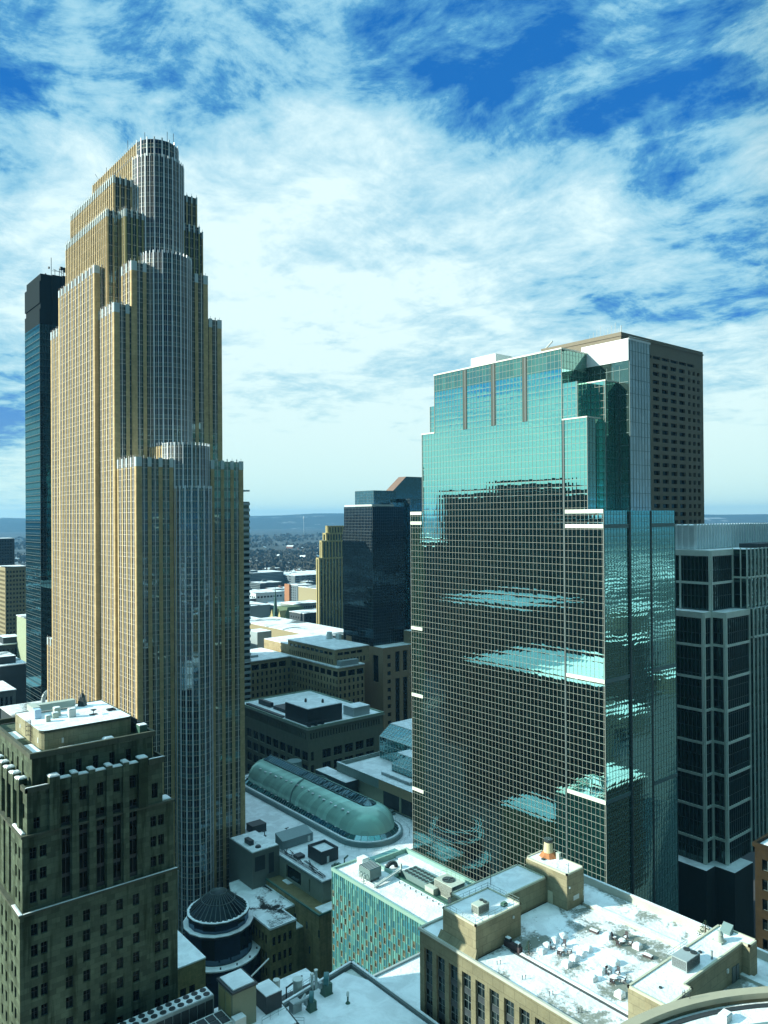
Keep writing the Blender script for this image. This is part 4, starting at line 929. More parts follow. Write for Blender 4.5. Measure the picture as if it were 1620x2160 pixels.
# ---------------------------------------------------------------- round roof edge, bottom right corner
RR = thing('round_building', 'curved roof edge with snow bands, cut off at the bottom right corner', 'building', (100, 20, 0))
cx_, cy_, rr_ = 72.7, 11.47, 40.57
def arc(r, a0=15, a1=115, n=40): return [(cx_+r*cos(radians(a0+(a1-a0)*k/n)), cy_+r*sin(radians(a0+(a1-a0)*k/n))) for k in range(n+1)]
def ring(m, r0, r1, z0, z1):
    A, B = arc(r0), arc(r1); k = len(A)
    m.loft([[(*p, z0) for p in B], [(*p, z1) for p in B], [(*p, z1) for p in A], [(*p, z0) for p in A]], closed=False)
m = MB(); ring(m, rr_-1.0, rr_, 0, 92.0); m.build('walls', TAN, RR)
m = MB(); ring(m, rr_-1.15, rr_+.1, 91.6, 92.25); m.build('coping', plain('tan_coping', (.36, .34, .25), .8, var=.12), RR)
m = MB(); ring(m, rr_-5, rr_-1.0, 90.9, 91.1); ring(m, rr_-9, rr_-5.5, 91.2, 91.4); ring(m, rr_-30, rr_-9.5, 91.5, 91.7); m.build('roof_snow', snow('drifted_snow', .22, 8.2, scale=.35), RR)
m = MB(); ring(m, rr_-5.5, rr_-5, 90.9, 91.45); ring(m, rr_-9.5, rr_-9, 91.2, 91.75); m.build('roof_steps', TMULL, RR)
m = MB(); ring(m, rr_-2.1, rr_-1.5, 91.1, 91.25); m.build('gutter', DARK, RR)
box_unit('roof_vent', 'small pale box on the curved snowy roof edge, bottom right', 'vent', 87.3, 88.6, 45.0, 46.0, 91.05, 91.9, LIGHTM, True)
m = MB(); m.tube((86.9, 49.3, 92.2), (86.9, 49.3, 93.4), .04); tag(m.build('lightning_rod', DARK), 'thin rod standing on the curved roof edge', 'rod')

# ---------------------------------------------------------------- snowy flat roof with green fans, bottom centre
SB_ = thing('white_building', 'white walled building with a clean snowy roof, bottom centre', 'building', (80, 100, 0))
WHW = plain('white_render', (.55, .60, .56), .8, var=.12, streak=.2)
pol = [(70.3, 116.0), (62, 60), (88.2, 60), (88.2, 118.6)]
m = MB(); m.prism(pol, 0, 65.2); m.build('walls', WHW, SB_)
m = MB(); m2 = MB()
for P, d, n, L in ccw_edges(pol): m.obox(P, d, n, 0, L, -.75, .05, 65.1, 66.0); m2.obox(P, d, n, -.05, L+.05, -.35, .08, 66.0, 66.12)
m.build('parapet', plain('dark_parapet', (.10, .13, .13), .7), SB_); m2.build('coping_snow', SNOWC, SB_)
m = MB(); m.prism([(71.3, 115.2), (63, 60), (87.4, 60), (87.4, 112.5), (85.5, 117.2)], 65.0, 65.5); m.build('roof_snow', SNOWC, SB_)
mv = thing('vent_pipe', 'mushroom headed pipe alone in the middle of the clean snowy roof', 'pipe', (80.5, 109.4, 65.5))
m = MB(); m.cone(80.5, 109.4, 65.5, 66.9, .17, .15, 10); m.cone(80.5, 109.4, 65.5, 65.75, .45, .25, 10); m.build('stem', GREENM, mv); m = MB(); m.cone(80.5, 109.4, 66.8, 67.5, .26, .2, 10); m.build('hood', LIGHTM, mv)
def blower(name, label, x, y, z, s, rot):
    r = thing(name, label, 'blower', (x, y, z), 'green roof blowers')
    m = MB(); m.box(x-.8*s, x+.8*s, y-.7*s, y+.7*s, z+.2, z+1.9*s); m.box(x-.9*s, x+.9*s, y-.8*s, y+.8*s, z, z+.2); m.build('motor_housing', GREENM, r)
    m = MB(); N = 14; c = Vector((x+.2*s, y+.3*s, z+2.3*s)); ax = Vector((cos(rot), sin(rot), 0)); sd = Vector((-sin(rot), cos(rot), 0)); rings = []
    for off, rad in ((-.45*s, 1.05*s), (-.4*s, 1.2*s), (.4*s, 1.2*s), (.45*s, 1.05*s)):
        rings.append([tuple(c+sd*off+ax*rad*cos(2*pi*k/N)+Vector((0, 0, 1))*rad*sin(2*pi*k/N)) for k in range(N)])
    m.loft(rings); m.face(rings[0][::-1]); m.face(rings[-1]); m.build('scroll', plain('blue_green_paint', (.05, .16, .17), .4, var=.2), r, 40)
    m = MB(); m.box(x-1.3*s, x-.7*s, y+.1*s, y+.9*s, z+1.2*s, z+2.2*s); m.build('outlet', GREYM, r)
    return r
blower('roof_blower', 'nearer green scroll blower behind the railing at the snowy roof edge', 74.6, 111.9, 65.5, .85, .9)
blower('roof_blower', 'taller green scroll blower at the back of the clean snowy roof', 79.2, 114.0, 65.5, 1.0, .9)
m = MB(); m.cone(75.9, 118.2, 64, 67.3, .85, .85, 18); m.cone(75.9, 118.2, 67.3, 67.5, .95, .9, 18); tag(m.build('white_tank', LIGHTM, None, 40), 'round white tank behind the green blowers', 'tank')
r = thing('exhaust_stacks', 'pair of slim steel stacks left of the taller green blower', 'stack', (78.2, 116.6, 64)); m = MB(); m.cone(77.9, 116.6, 64, 68.2, .28, .28, 10); m.cone(77.9, 116.6, 68.2, 68.4, .36, .36, 10); m.build('flue', LIGHTM, r, 40)
m = MB(); m.cone(78.6, 116.4, 64, 68.7, .28, .28, 10); m.cone(78.6, 116.4, 68.7, 68.9, .36, .36, 10); m.build('flue', LIGHTM, r, 40)
m = MB(); m.box(71.5, 73.2, 112.8, 114.2, 65.5, 67.2); m.tube((72, 113, 67), (74.5, 112.2, 67.6), .3, 8); m.tube((73.2, 113.6, 66.2), (75.5, 115.2, 66.2), .25, 8); tag(m.build('pump_skid', GREYM), 'grey pump and pipe cluster left of the nearer green blower', 'pump')
m = MB()
for k in range(10): m.tube((70.8+.2*k, 117.5+.12*k, 63.8), (76.5+.4*k, 119+.1*k, 63.9+.05*k), .09, 5)
m.box(70, 82, 116.9, 121.4, 63.3, 63.5); m.tube((74, 119, 64), (74, 119, 66.4), .12); m.tube((74, 119, 66.2), (78, 120, 66.4), .15); tag(m.build('pipework', DARK), 'dark tangle of pipes and grating behind the snowy roof', 'pipes')
railing('railing', 'teal railing round the blower corner of the snowy roof', [(70.6, 115.5), (69.9, 111), (71.5, 109.5)], 65.6)
railing('railing', 'teal railing on the low roof behind the round white tank', [(72.5, 119.6), (82, 121.6)], 63.5)

# ---------------------------------------------------------------- service building with cooling plant, bottom left of centre
SV = thing('service_building', 'service building with a snowy roof under the cooling units, bottom edge', 'building', (48, 112, 0))
pol = [(26, 106), (68.4, 106), (69.6, 115.6), (69.6, 117.8), (26, 117.8)]
m = MB(); m.prism(pol, 0, 68.6, 0); m.build('walls', BASE, SV)
m = MB(); m.prism([(26.4, 106.4), (68, 106.4), (69.2, 115.6), (69.2, 117.4), (26.4, 117.4)], 68.5, 68.9, 0); m.build('roof_snow', snow('service_snow', .25, 11), SV)
m = MB(); m.box(45, 57.2, 110.2, 117.2, 68.9, 69.1); m.build('dark_roof_panel', DARK, SV)
LB2 = thing('low_building', 'low snowy roof with pipework behind the white walled building', 'building', (72, 125, 0))
m = MB(); m.prism([(56, 119.4), (86.5, 121.5), (86.5, 131.5), (56, 131.5)], 0, 59.6, 0); m.build('walls', BASE, LB2)
m = MB(); m.prism([(56.4, 119.8), (86.1, 121.9), (86.1, 131.1), (56.4, 131.1)], 59.5, 59.9, 0); m.build('roof_snow', snow('low_back_snow', .2, 12), LB2)
sh = thing('plant_shed', 'tall square shed with snowy top and yellowish louvred side', 'shed', (61, 113, 68.8))
m = MB(); m.box(58.9, 63.1, 110.6, 115.5, 68.8, 74.9); m.build('walls', plain('green_grey_block', (.26, .28, .20), .85, var=.15), sh)
m = MB(); m.box(58.7, 63.3, 110.4, 115.7, 74.9, 75.25); m.build('roof_edge', DARK, sh); m = MB(); m.box(59.1, 62.9, 110.8, 115.3, 75.25, 75.45); m.build('roof_snow', SNOWC, sh)
for y0, y1 in ((111.1, 112.8), (113.2, 115.0)): m = MB(); m.box(58.8, 58.9, y0, y1, 71.2, 74.4); m.build('louvre_panel', plain('ochre_panel', (.34, .30, .14), .7), sh)
box_unit('plant_box', 'dark box with a snowy lid right of the louvred shed', 'plant box', 65.2, 68.2, 111.1, 115.2, 68.9, 71.7, DARK, True)
m = MB(); m.tube((65, 116.6, 72.2), (69.4, 117.2, 73.9), .13, 6); m.tube((69.3, 114.6, 68.9), (69.3, 114.6, 71.5), .6, 10); tag(m.build('pipe', LIGHTM), 'white slanting pipe behind the dark snow lidded box', 'pipe')
cr = thing('chiller_bank', 'long bank of cooling units with black fans in snow, bottom left', 'chiller', (49, 116, 69))
m = MB(); m.box(39.6, 57.8, 114.8, 117.6, 69.8, 73.3); m.build('casing', GREYM, cr)
m = MB()
for k in range(13): m.box(39.9+k*1.37, 41.1+k*1.37, 114.68, 114.8, 70.1, 72.8)
m.box(57.8, 57.9, 115.2, 117.3, 70.1, 72.8); m.build('coil_panels', DARK, cr)
m = MB(); m.box(39.7, 57.7, 114.9, 117.5, 73.3, 73.46); m.build('snow_cover', snow('unit_snow', .22, 14, scale=.8), cr)
for k in range(12):
    for y in (115.55, 116.85): m = MB(); fan_disc(m, 40.8+k*1.46, y, 73.44, .52); m.build('fan', DARK, cr)
cr = thing('chiller_bank', 'shorter cooling unit with open black boxes beside a snow lidded end', 'chiller', (56, 112, 69))
m = MB(); m.box(50.4, 58.5, 109.9, 113.6, 69.1, 71.3); m.build('casing', LIGHTM, cr); m = MB()
for k in range(5):
    for y in (110.2, 111.8): m.box(50.8+k*1.54, 52.1+k*1.54, y, y+1.4, 71.3, 71.42)
m.build('open_boxes', DARK, cr); m = MB(); m.box(58.5, 60.4, 109.0, 110.4, 69.1, 71.7, 0, 1); m.build('end_box', [LIGHTM, SNOWC], cr)
railing('railing', 'teal railing on the service roof beside the dark snow lidded box', [(63.5, 109.5), (68.3, 109.9)], 68.9)

# ---------------------------------------------------------------- low snowy roof between the blue and tan buildings
LR = thing('low_building', 'low snowy roof squeezed between the blue panelled and tan buildings', 'building', (98, 112, 0))
m = MB(); m.box(89.0, 113, 101.2, 125.6, 0, 55.6); m.build('walls', TAN, LR)
parapet_roof(LR, 89, 113, 101.2, 125.8, 55.5, .6, .5, GREYM, snow('low_snow', .32, 15))
m = MB()
for k in range(6): m.tube((98+.8*k, 110+.5*k, 56), (104+.5*k, 106+1.1*k, 56+.12*k), .28, 7)
m.box(101, 103, 108, 111, 55.7, 57); m.cone(97.5, 117.5, 55.6, 56.4, .8, .8, 12); tag(m.build('pipework', DARK), 'dark coiled pipes on the low roof beside the tan building', 'pipes')

# ---------------------------------------------------------------- blue panelled building
BB = thing('panelled_building', 'building faced with turquoise panels and brown windows, snowy roof full of machinery', 'building', (124, 145, 0))
def panel_mat(name, cols, cw, ch):
    m, t = new_mat(name); pos = node(t, 'ShaderNodeNewGeometry').outputs['Position']; s = node(t, 'ShaderNodeSeparateXYZ', {0: pos})
    c = node(t, 'ShaderNodeCombineXYZ', {0: M(t, 'FLOOR', M(t, 'DIVIDE', M(t, 'ADD', s.outputs[0], s.outputs[1]), cw)), 1: M(t, 'FLOOR', M(t, 'DIVIDE', s.outputs[2], ch)), 2: 0.0}).outputs[0]
    wn = node(t, 'ShaderNodeTexWhiteNoise', {0: c}, noise_dimensions='3D').outputs[0]
    rp = node(t, 'ShaderNodeValToRGB', {0: wn}); rp.color_ramp.interpolation = 'CONSTANT'
    while len(rp.color_ramp.elements) < len(cols): rp.color_ramp.elements.new(.5)
    for i, cc in enumerate(cols): rp.color_ramp.elements[i].position = i/len(cols); rp.color_ramp.elements[i].color = (*cc, 1)
    dirt = M(t, 'ADD', .75, M(t, 'MULTIPLY', noise(t, VM(t, 'MULTIPLY', pos, (1, 1, .2)), .9, 5, .6), .5))
    b = node(t, 'ShaderNodeBsdfPrincipled', {'Base Color': VM(t, 'SCALE', rp.outputs[0], dirt), 'Roughness': .35}); out(t, b.outputs[0]); return m
TPAN = panel_mat('turquoise_panels', [(.05, .18, .20), (.09, .27, .27), (.035, .14, .18), (.12, .32, .30), (.04, .19, .24), (.07, .23, .22)], .86, 1.72)
TWIN = glass('brown_glass', (.55, .62, .55), (.06, .06, .035), .9, 1.7, 0, 0, .004, .03, .01, .10, .03, bvar=.8)
m = MB(); m.box(115, 135.8, 127.2, 162.6, 0, 59.9); m.build('panel_walls', TPAN, BB)
mm = MB(); wins = []
P, d, n, L = (115, 162.6), (0, -1), (-1, 0), 35.4
for i in range(22):
    a = i*1.72
    if a > L-1: break
    mm.obox(P, d, n, a-.05, a+.07, 0, .16, 0, 59.9); mm.obox(P, d, n, a+.92, a+1.02, 0, .12, 0, 59.9)
    for k in range(17):
        zz = 58.6-3.44*k-(1.72 if i % 2 else 0)
        if k and zz > 6 and (i*7+k*3) % 11 != 0: wins.append((P, d, n, a+.12, a+.86, zz-1.6, zz))
        mm.obox(P, d, n, a+.07, a+.92, 0, .10, zz-.06, zz+.04); mm.obox(P, d, n, a+.07, a+.92, 0, .10, zz-1.76, zz-1.66)
mm.build('panel_frames', plain('jade_frame', (.11, .25, .22), .5, var=.1), BB)
add_windows(BB, wins, GLINE, TWIN, -.02, .05)
jc = plain('jade_coping', (.24, .40, .34), .6, var=.1)
p = MB(); p.box(114.8, 115.3, 127.0, 162.8, 59.9, 60.7); p.box(115.3, 125, 162.3, 162.8, 59.9, 60.7); p.box(135.3, 136, 127, 157.9, 59.9, 61.6); p.box(125, 135.3, 157.4, 157.9, 59.9, 61.6); p.box(124.7, 125.2, 148.5, 162.3, 59.9, 61.0); p.box(115.3, 135.3, 127, 127.4, 59.9, 60.6)
p.build('parapet', jc, BB)
s = MB(); s.box(115.3, 124.7, 127.4, 162.3, 59.8, 60.15); s.box(131.6, 135.3, 127.4, 157.4, 59.8, 60.5); s.box(125.2, 131.6, 149.5, 157.4, 59.8, 60.2); s.build('roof_snow', snow('blue_roof_snow', .12, 17), BB)
w_ = MB(); w_.box(124.7, 125.1, 127.4, 148.5, 57.0, 60.5); w_.box(131.2, 131.6, 127.4, 149.5, 57, 60.8); w_.box(125.1, 131.2, 149.1, 149.5, 57, 60.8); w_.box(125.1, 131.2, 127.4, 149.1, 59.9, 60.0); w_.build('plant_well', GREENM, BB)
r = thing('fan_array', 'raised deck of round black fans in the roof well of the turquoise building', 'fan array', (128.5, 143, 60))
m = MB(); m.box(126.4, 131.0, 139.6, 148.6, 60.0, 61.4); m.build('casing', TMULL, r)
for i in range(7):
    for j in range(3): m = MB(); fan_disc(m, 127.2+1.45*j, 140.4+1.22*i, 61.4, .5, 12); m.build('fan', DARK, r)
ct = ac('cooling_tower', 'pale cooling tower with one big fan on the turquoise building roof', 127.0, 131.2, 131.3, 137.4, 60.0, 3.3, CREAM, [(129.1, 134.6, 1.6)])
railing('tower_rail', None, [(127.1, 137.3), (131.1, 137.3), (131.1, 131.4)], 63.3, parent=ct)
r = thing('air_handler', 'ribbed grey air handler with white pipes near the corner of the turquoise building', 'air handler', (119.5, 155, 60.2))
m = MB(); m.box(117.8, 121.4, 150.6, 155.2, 60.8, 63.2); m.box(118.1, 118.4, 151, 155, 60.15, 60.8); m.box(120.8, 121.1, 151, 155, 60.15, 60.8); m.build('casing', TMULL, r)
m = MB()
for k in range(7): m.box(117.7, 121.5, 150.8+k*.62, 151.05+k*.62, 63.2, 63.4)
m.build('roof_ribs', GREYM, r); m = MB()
for q in ((117.2, 154.0), (116.8, 152.8), (116.5, 151.6)): m.tube((q[0], q[1], 60.2), (q[0], q[1], 62.0), .14); m.tube((q[0], q[1], 62.0), (117.8, q[1], 62.0), .14)
m.tube((116.9, 154, 60.6), (116.9, 147.6, 60.6), .22, 8); m.tube((116.9, 147.6, 60.6), (126.5, 149.0, 61.6), .24, 8); m.tube((117.4, 154, 60.6), (117.4, 148.2, 60.6), .2, 8); m.tube((117.4, 148.2, 60.6), (126.5, 149.6, 61.6), .2, 8); m.tube((126.6, 149.2, 58), (126.6, 149.2, 63), .28, 8); m.build('pipes', LIGHTM, r)
box_unit('roof_hut', 'small white roof hut at the far corner of the turquoise building', 'hut', 121.4, 123.6, 158.4, 160.6, 60.1, 62.2, WS, True)
m = MB(); 
for k in range(9):
    a0, a1 = pi*k/9, pi*(k+1)/9; m.tube((126.8+1.6*cos(a0), 153.2, 60.4+1.3*sin(a0)), (126.8+1.6*cos(a1), 153.2, 60.4+1.3*sin(a1)), .55, 8)
tag(m.build('curved_duct', DARK), 'dark arched duct by the roof well of the turquoise building', 'duct')
box_unit('condenser_unit', 'dark open topped condenser at the near end of the roof well', 'air conditioner', 125.3, 128.4, 127.6, 131.0, 60.0, 61.6, DARK, False); box_unit('condenser_unit', 'pale green box between fan deck and cooling tower', 'air conditioner', 125.4, 127.0, 136.0, 139.0, 60.0, 61.6, CREAM, False)
for k in range(9):
    m = MB(); m.cone(123.4, 130+2*k, 60.1, 60.5, .12, .12, 6); m.box(123.2, 123.6, 129.9+2*k, 130.1+2*k, 60.45, 60.55); tag(m.build('roof_anchor', DARK), 'small dark roof anchor in the line beside the roof well', 'anchor', 'roof anchors')

# ---------------------------------------------------------------- shopping gallery with the glass barrel vault
GA = thing('gallery_building', 'wide snowy roofed gallery building between the golden and teal towers', 'building', (176, 265, 0))
GAW = plain('shaded_stone', (.24, .27, .22), .85, var=.15, streak=.15)
GAS = snow('gallery_snow', .30, 19.3, scale=.12)
mb = MB(); wins = []
pol = [(147, 213.6), (205, 213.6), (205, 326), (147, 326)]
for P, d, n, L in ccw_edges(pol):
    rs = []
    if n[0] < -.5: rs = [(326-241.5, 326-240.6, 22.6, 27.2), (326-236, 326-226.5, 22.8, 27.4), (326-221.5, 326-220.8, 23, 27.3), (326-246, 326-245.4, 22.6, 27.4)]
    wall_face(mb, P, d, n, L, 0, 28.7, rs, .6); wins += [(P, d, n, *r) for r in rs]
mb.build('walls', GAW, GA); add_windows(GA, wins, DARK, PGLASS, .6, .06, '')
parapet_roof(GA, 146.7, 205.3, 213.3, 326.3, 28.7, .45, .5, plain('slate_coping', (.16, .21, .21), .7), GAS)
lo = MB(); lo.box(141.5, 147, 207.5, 257, 0, 22.0); lo.box(147, 151, 207.5, 213.6, 0, 22.0); lo.build('lower_wing', ashlar('lower_stone', (.26, .22, .11), 1.6, 1, .1, .35, (.1, .1, .04)), GA)
s = MB(); s.box(141.2, 141.8, 207.2, 257, 22, 22.5); s.box(141.8, 151.2, 207.2, 207.7, 22, 22.5); s.build('wing_coping', GREENM, GA)
s = MB(); s.box(143.2, 150.8, 207.9, 212.5, 21.9, 22.3); s.box(145.3, 147, 232, 236, 21.9, 22.25); s.box(145.2, 147, 244, 251, 21.9, 22.3); s.build_each('wing_snow', SNOWC, GA)
wm = []
for a, zt in ((52, 17.5), (45, 17.5), (38, 17.5), (46.5, 10)): wm.append(((141.5, 257), (0, -1), (-1, 0), a-3, a-2.2, zt-2.4, zt))
add_windows(GA, wm, DMULL, PGLASS, -.02, .08)
fl = MB(); fl.box(136, 147, 240.5, 257.5, 0, 32.6); fl.build('stair_wing', plain('dark_stair_stone', (.15, .17, .15), .85, var=.15), GA); s = MB(); s.box(136.3, 146.7, 240.8, 257, 32.6, 32.9); s.build('stair_wing_snow', SNOW2, GA)
fl = MB(); fl.box(142.6, 144.6, 240.3, 240.5, 24, 31); fl.box(137, 141, 240.35, 240.5, 26, 31); fl.build('stair_wing_louvres', DARK, GA)
m = MB(); m.cone(140, 243.4, 32.9, 33.5, 1.1, .9, 10); m.box(138.2, 139.8, 246, 250, 32.9, 34.6); m.build('stair_wing_hatch', DARK, GA)
# the vault: a part of the gallery with skin, skirt, ridge light and curb
VC, V0, V1, VR = 183.4, 235.5, 307, 10.2
VSK = glass('vault_skin', (.55, .85, .72), (.36, .60, .52), 2.2, 60, 0, 0, .002, .004, .01, .10, .20, bvar=.12)
def vprof(k, n): a = pi*k/n; return cos(a), sin(a)
def stadium(r, z, n=14):
    return [(VC-r*cos(pi*k/n), V0-r*sin(pi*k/n), z) for k in range(n+1)] + [(VC+r*cos(pi*k/n), V1+r*sin(pi*k/n), z) for k in range(n+1)]
m = MB(); m.loft([stadium(13.4, 28.8), stadium(13.4, 30.6), stadium(12.6, 30.6)]); cu = m.build('vault_curb', TMULL, GA)
m = MB(); m.loft([stadium(12.6, 30.62), stadium(12.2, 30.75), stadium(11.6, 30.7)]); m.build('curb_snow', SNOWC, cu)
m = MB(); m.loft([stadium(12.0, 30.5), stadium(10.3, 32.0)]); sk = m.build('glass_skirt', glass('skirt_glass', (.4, .65, .7), (.04, .14, .14), 1.6, 30, 0, 0, .003, .01, .004, .3, .05), GA)
m = MB()
for k in range(44):
    y = V0+k*1.64
    for sgn in (-1, 1): m.tube((VC+sgn*12.0, y, 30.6), (VC+sgn*10.3, y, 32.1), .10, 4)
for k in range(1, 14):
    a = pi*k/14
    for yb, q in ((V0, -1), (V1, 1)): m.tube((VC-12*cos(a), yb+q*12*sin(a), 30.6), (VC-10.3*cos(a), yb+q*10.3*sin(a), 32.1), .10, 4)
m.build('skirt_ribs', TMULL, sk)
rings = []
for k in range(13):
    a = pi/2*.82*k/12; rings.append(stadium(10.2*cos(a)**.9, 31.9+8.7*sin(a)**.95))
m = MB(); m.loft(rings); vs = m.build('vault_skin', VSK, GA, 40)
m = MB()
m.face([(VC-2.9, V0, 40.36), (VC+2.9, V0, 40.36), (VC+2.9, V1, 40.36), (VC-2.9, V1, 40.36)]); m.loft([stadium(2.9, 40.35), stadium(2.6, 40.6)])
m.v += [(VC-2.7, V0, 40.5), (VC, V0, 42.2), (VC+2.7, V0, 40.5), (VC-2.7, V1, 40.5), (VC, V1, 42.2), (VC+2.7, V1, 40.5)]; k = len(m.v)-6; m.f += [(k, k+1, k+4, k+3), (k+1, k+2, k+5, k+4)]; m.m += [0, 0]
m.cone(VC, V0, 40.5, 42.2, 2.7, .02, 16, cap=False); m.cone(VC, V1, 40.5, 42.2, 2.7, .02, 16, cap=False)
rl_ = m.build('ridge_skylight', glass('ridge_glass', (.3, .5, .55), (.01, .03, .04), 1, 30, 0, 0, .003, .02, .004, .25, .05), GA)
m = MB()
for k in range(46):
    y = V0+k*1.59
    for sgn in (-1, 1): m.tube((VC, y, 42.25), (VC+sgn*2.8, y, 40.55), .11, 4)
for k in range(16): a = 2*pi*k/16; m.tube((VC, V0, 42.25), (VC+2.75*cos(a), V0+2.75*sin(a), 40.55), .10, 4)
m.tube((VC, V0, 42.3), (VC, V1, 42.3), .16, 5); m.tube((VC-2.85, V0, 40.5), (VC-2.85, V1, 40.5), .16, 5); m.build('skylight_ribs', TMULL, rl_)
m = MB(); y = 274.5
prof = [(10.35, 31.9), (10.1, 34.0), (9.35, 36.3), (8.0, 38.15), (6.1, 39.55), (3.6, 40.35)]
for sgn in (-1, 1):
    for (r0, z0), (r1, z1) in zip(prof, prof[1:]): m.tube((VC+sgn*r0, y, z0), (VC+sgn*r1, y, z1), .32, 6)
m.build('vault_rib', TMULL, vs)
m = MB()
for sgn in (-1,):
    for k in range(60):
        if (k*5) % 7 > 4: m.blob((VC+sgn*(7.4+.5*sin(k*1.7)), V0+1+k*1.17, 38.55-.25*sin(k*1.7)), (.5, .75, .16), k, n=6, rings=4)
        if (k*3) % 8 > 5: m.blob((VC+sgn*(10.35), V0+1+k*1.17, 32.05), (.3, .7, .12), k+99, n=6, rings=4)
tag(m.build('snow_streaks', SNOWC, vs), kind='stuff')
rail_pts = [(VC-16*cos(a), V0-16*sin(a)) for a in [pi*k/18 for k in range(2, 19)]]+[(VC+16, 262)]
railing('railing', 'thin railing curving round the near end of the vaulted skylight', rail_pts, 29.0, 1.2, 2.6, mat=TMULL)
railing('railing', 'straight railing on the far snowy edge of the gallery roof', [(203.6, 322), (203.6, 292)], 29.0, 1.2, 2.6)
m = MB(); m.cone(203, 318, 29.0, 33.0, 3.6, 3.6, 16, cap=True); o_ = m.build('round_stair_head', TMULL, None); tag(o_, 'snow topped round turret behind the far end of the vault', 'turret')
box_unit('plant_room', 'big black plant room behind the vault, snow on its roof', 'plant room', 197.6, 204.2, 269, 292, 29.0, 36.2, DARK, True)
m = MB(); 
for k in range(5): m.tube((199+.9*k, 264, 29), (199+.9*k, 264, 31.4), .1); m.tube((198.6, 263+.9*k, 31), (203.2, 263+.9*k, 31), .08)
m.box(199.5, 202, 265, 267.5, 29.1, 30.8); tag(m.build('pipework', DARK), 'dark pipework beside the big black plant room', 'pipes')
m = MB(); m.box(200.5, 203.5, 243, 250, 29.1, 29.6); m.box(200.8, 203.2, 243.6, 249.4, 29.6, 30.4); tag(m.build('roof_hatch', TMULL), 'low stepped hatch at the right edge of the gallery roof', 'hatch')
box_unit('plant_room', 'small black plant room near the front edge of the gallery roof', 'plant room', 154.2, 160.2, 224.5, 233.5, 29.0, 33.2, DARK, True, extra=lambda r: MB_door(r)) if False else None
pr_ = thing('plant_room', 'small black open topped plant room near the front edge of the gallery roof', 'plant room', (157, 229, 29))
m = MB(); m.box(154.0, 154.3, 224.3, 232.7, 29, 33.4); m.box(154.3, 161.3, 224.3, 224.6, 29, 33.4); m.box(161, 161.3, 224.6, 232.7, 29, 33.4); m.box(154.3, 161, 232.4, 232.7, 29, 33.4); m.build('walls', DARK, pr_)
m = MB(); m.box(154.3, 161, 224.6, 232.4, 32.0, 32.4); m.build('roof_snow', SNOWC, pr_); m = MB(); m.box(156.4, 157.3, 224.2, 224.3, 29.1, 31.3); m.build('door', LIGHTM, pr_)
sh = thing('roof_shed', 'long slate grey shed with a sloping roof beside the vault', 'shed', (157, 246, 29))
m = MB(); x0, x1, y0, y1 = 150.2, 163.5, 243.5, 248.6; m.v += [(x0, y0, 29), (x1, y0, 29), (x1, y1, 29), (x0, y1, 29), (x0, y0, 32.0), (x1, y0, 32.0), (x1, y1, 33.6), (x0, y1, 33.6)]; m.f += [(0, 1, 5, 4), (1, 2, 6, 5), (2, 3, 7, 6), (3, 0, 4, 7), (4, 5, 6, 7)]; m.m += [0, 0, 0, 0, 1]
m.build('walls', [plain('slate_sheet', (.18, .24, .25), .6, var=.1), plain('slate_roof', (.22, .30, .31), .5, var=.12)], sh); m = MB(); m.box(161.2, 162.2, 243.4, 243.5, 29.1, 31.2); m.build('door', LIGHTM, sh)
m = MB(); R = random.Random(5)
for k in range(14):
    y = 216+R.random()*26; m.tube((148.6+R.random()*2, y, 29.4), (149+R.random()*3.4, y+R.uniform(2, 9), 29.4), .13, 5)
for k in range(3): m.tube((148.4+.5*k, 215, 29.5), (148.4+.5*k, 257, 29.5), .1, 5)
m.box(150, 153, 233, 236, 29.1, 30.0); tag(m.build('roof_pipes', DARK), 'dark pipe runs along the front edge of the gallery roof', 'pipes')
r = thing('generator', 'green machine with an exhaust arm near the front corner of the gallery roof', 'machine', (157, 217.4, 29)); m = MB(); m.box(154.2, 157.4, 216, 218.6, 29.1, 31.0); m.box(154.6, 155.6, 216.4, 217.6, 31, 31.8); m.build('housing', GREENM, r); m = MB(); m.tube((158.6, 217, 29), (158.6, 217, 32.6), .22, 6); m.tube((158.6, 217, 32.4), (160.4, 217.4, 32.8), .3, 6); m.build('exhaust_arm', GREENM, r)
for x, y, lab in ((159.5, 255.5, 'dark T shaped vent on the snow left of the sloping roofed shed'), (151.5, 258.5, 'squat dark vent near the golden tower on the gallery roof')):
    m = MB(); m.tube((x, y, 29), (x, y, 31.0), .16); m.tube((x-.8, y, 30.9), (x+.8, y, 30.9), .2); m.cone(x, y, 29, 29.3, .8, .6, 8); tag(m.build('roof_vent', DARK), lab, 'vent')
box_unit('air_handler', 'dark air handler on the gallery roof next to the golden tower', 'air handler', 149, 155, 263, 268, 29, 31.8, DARK, False)
tag(None) if False else None

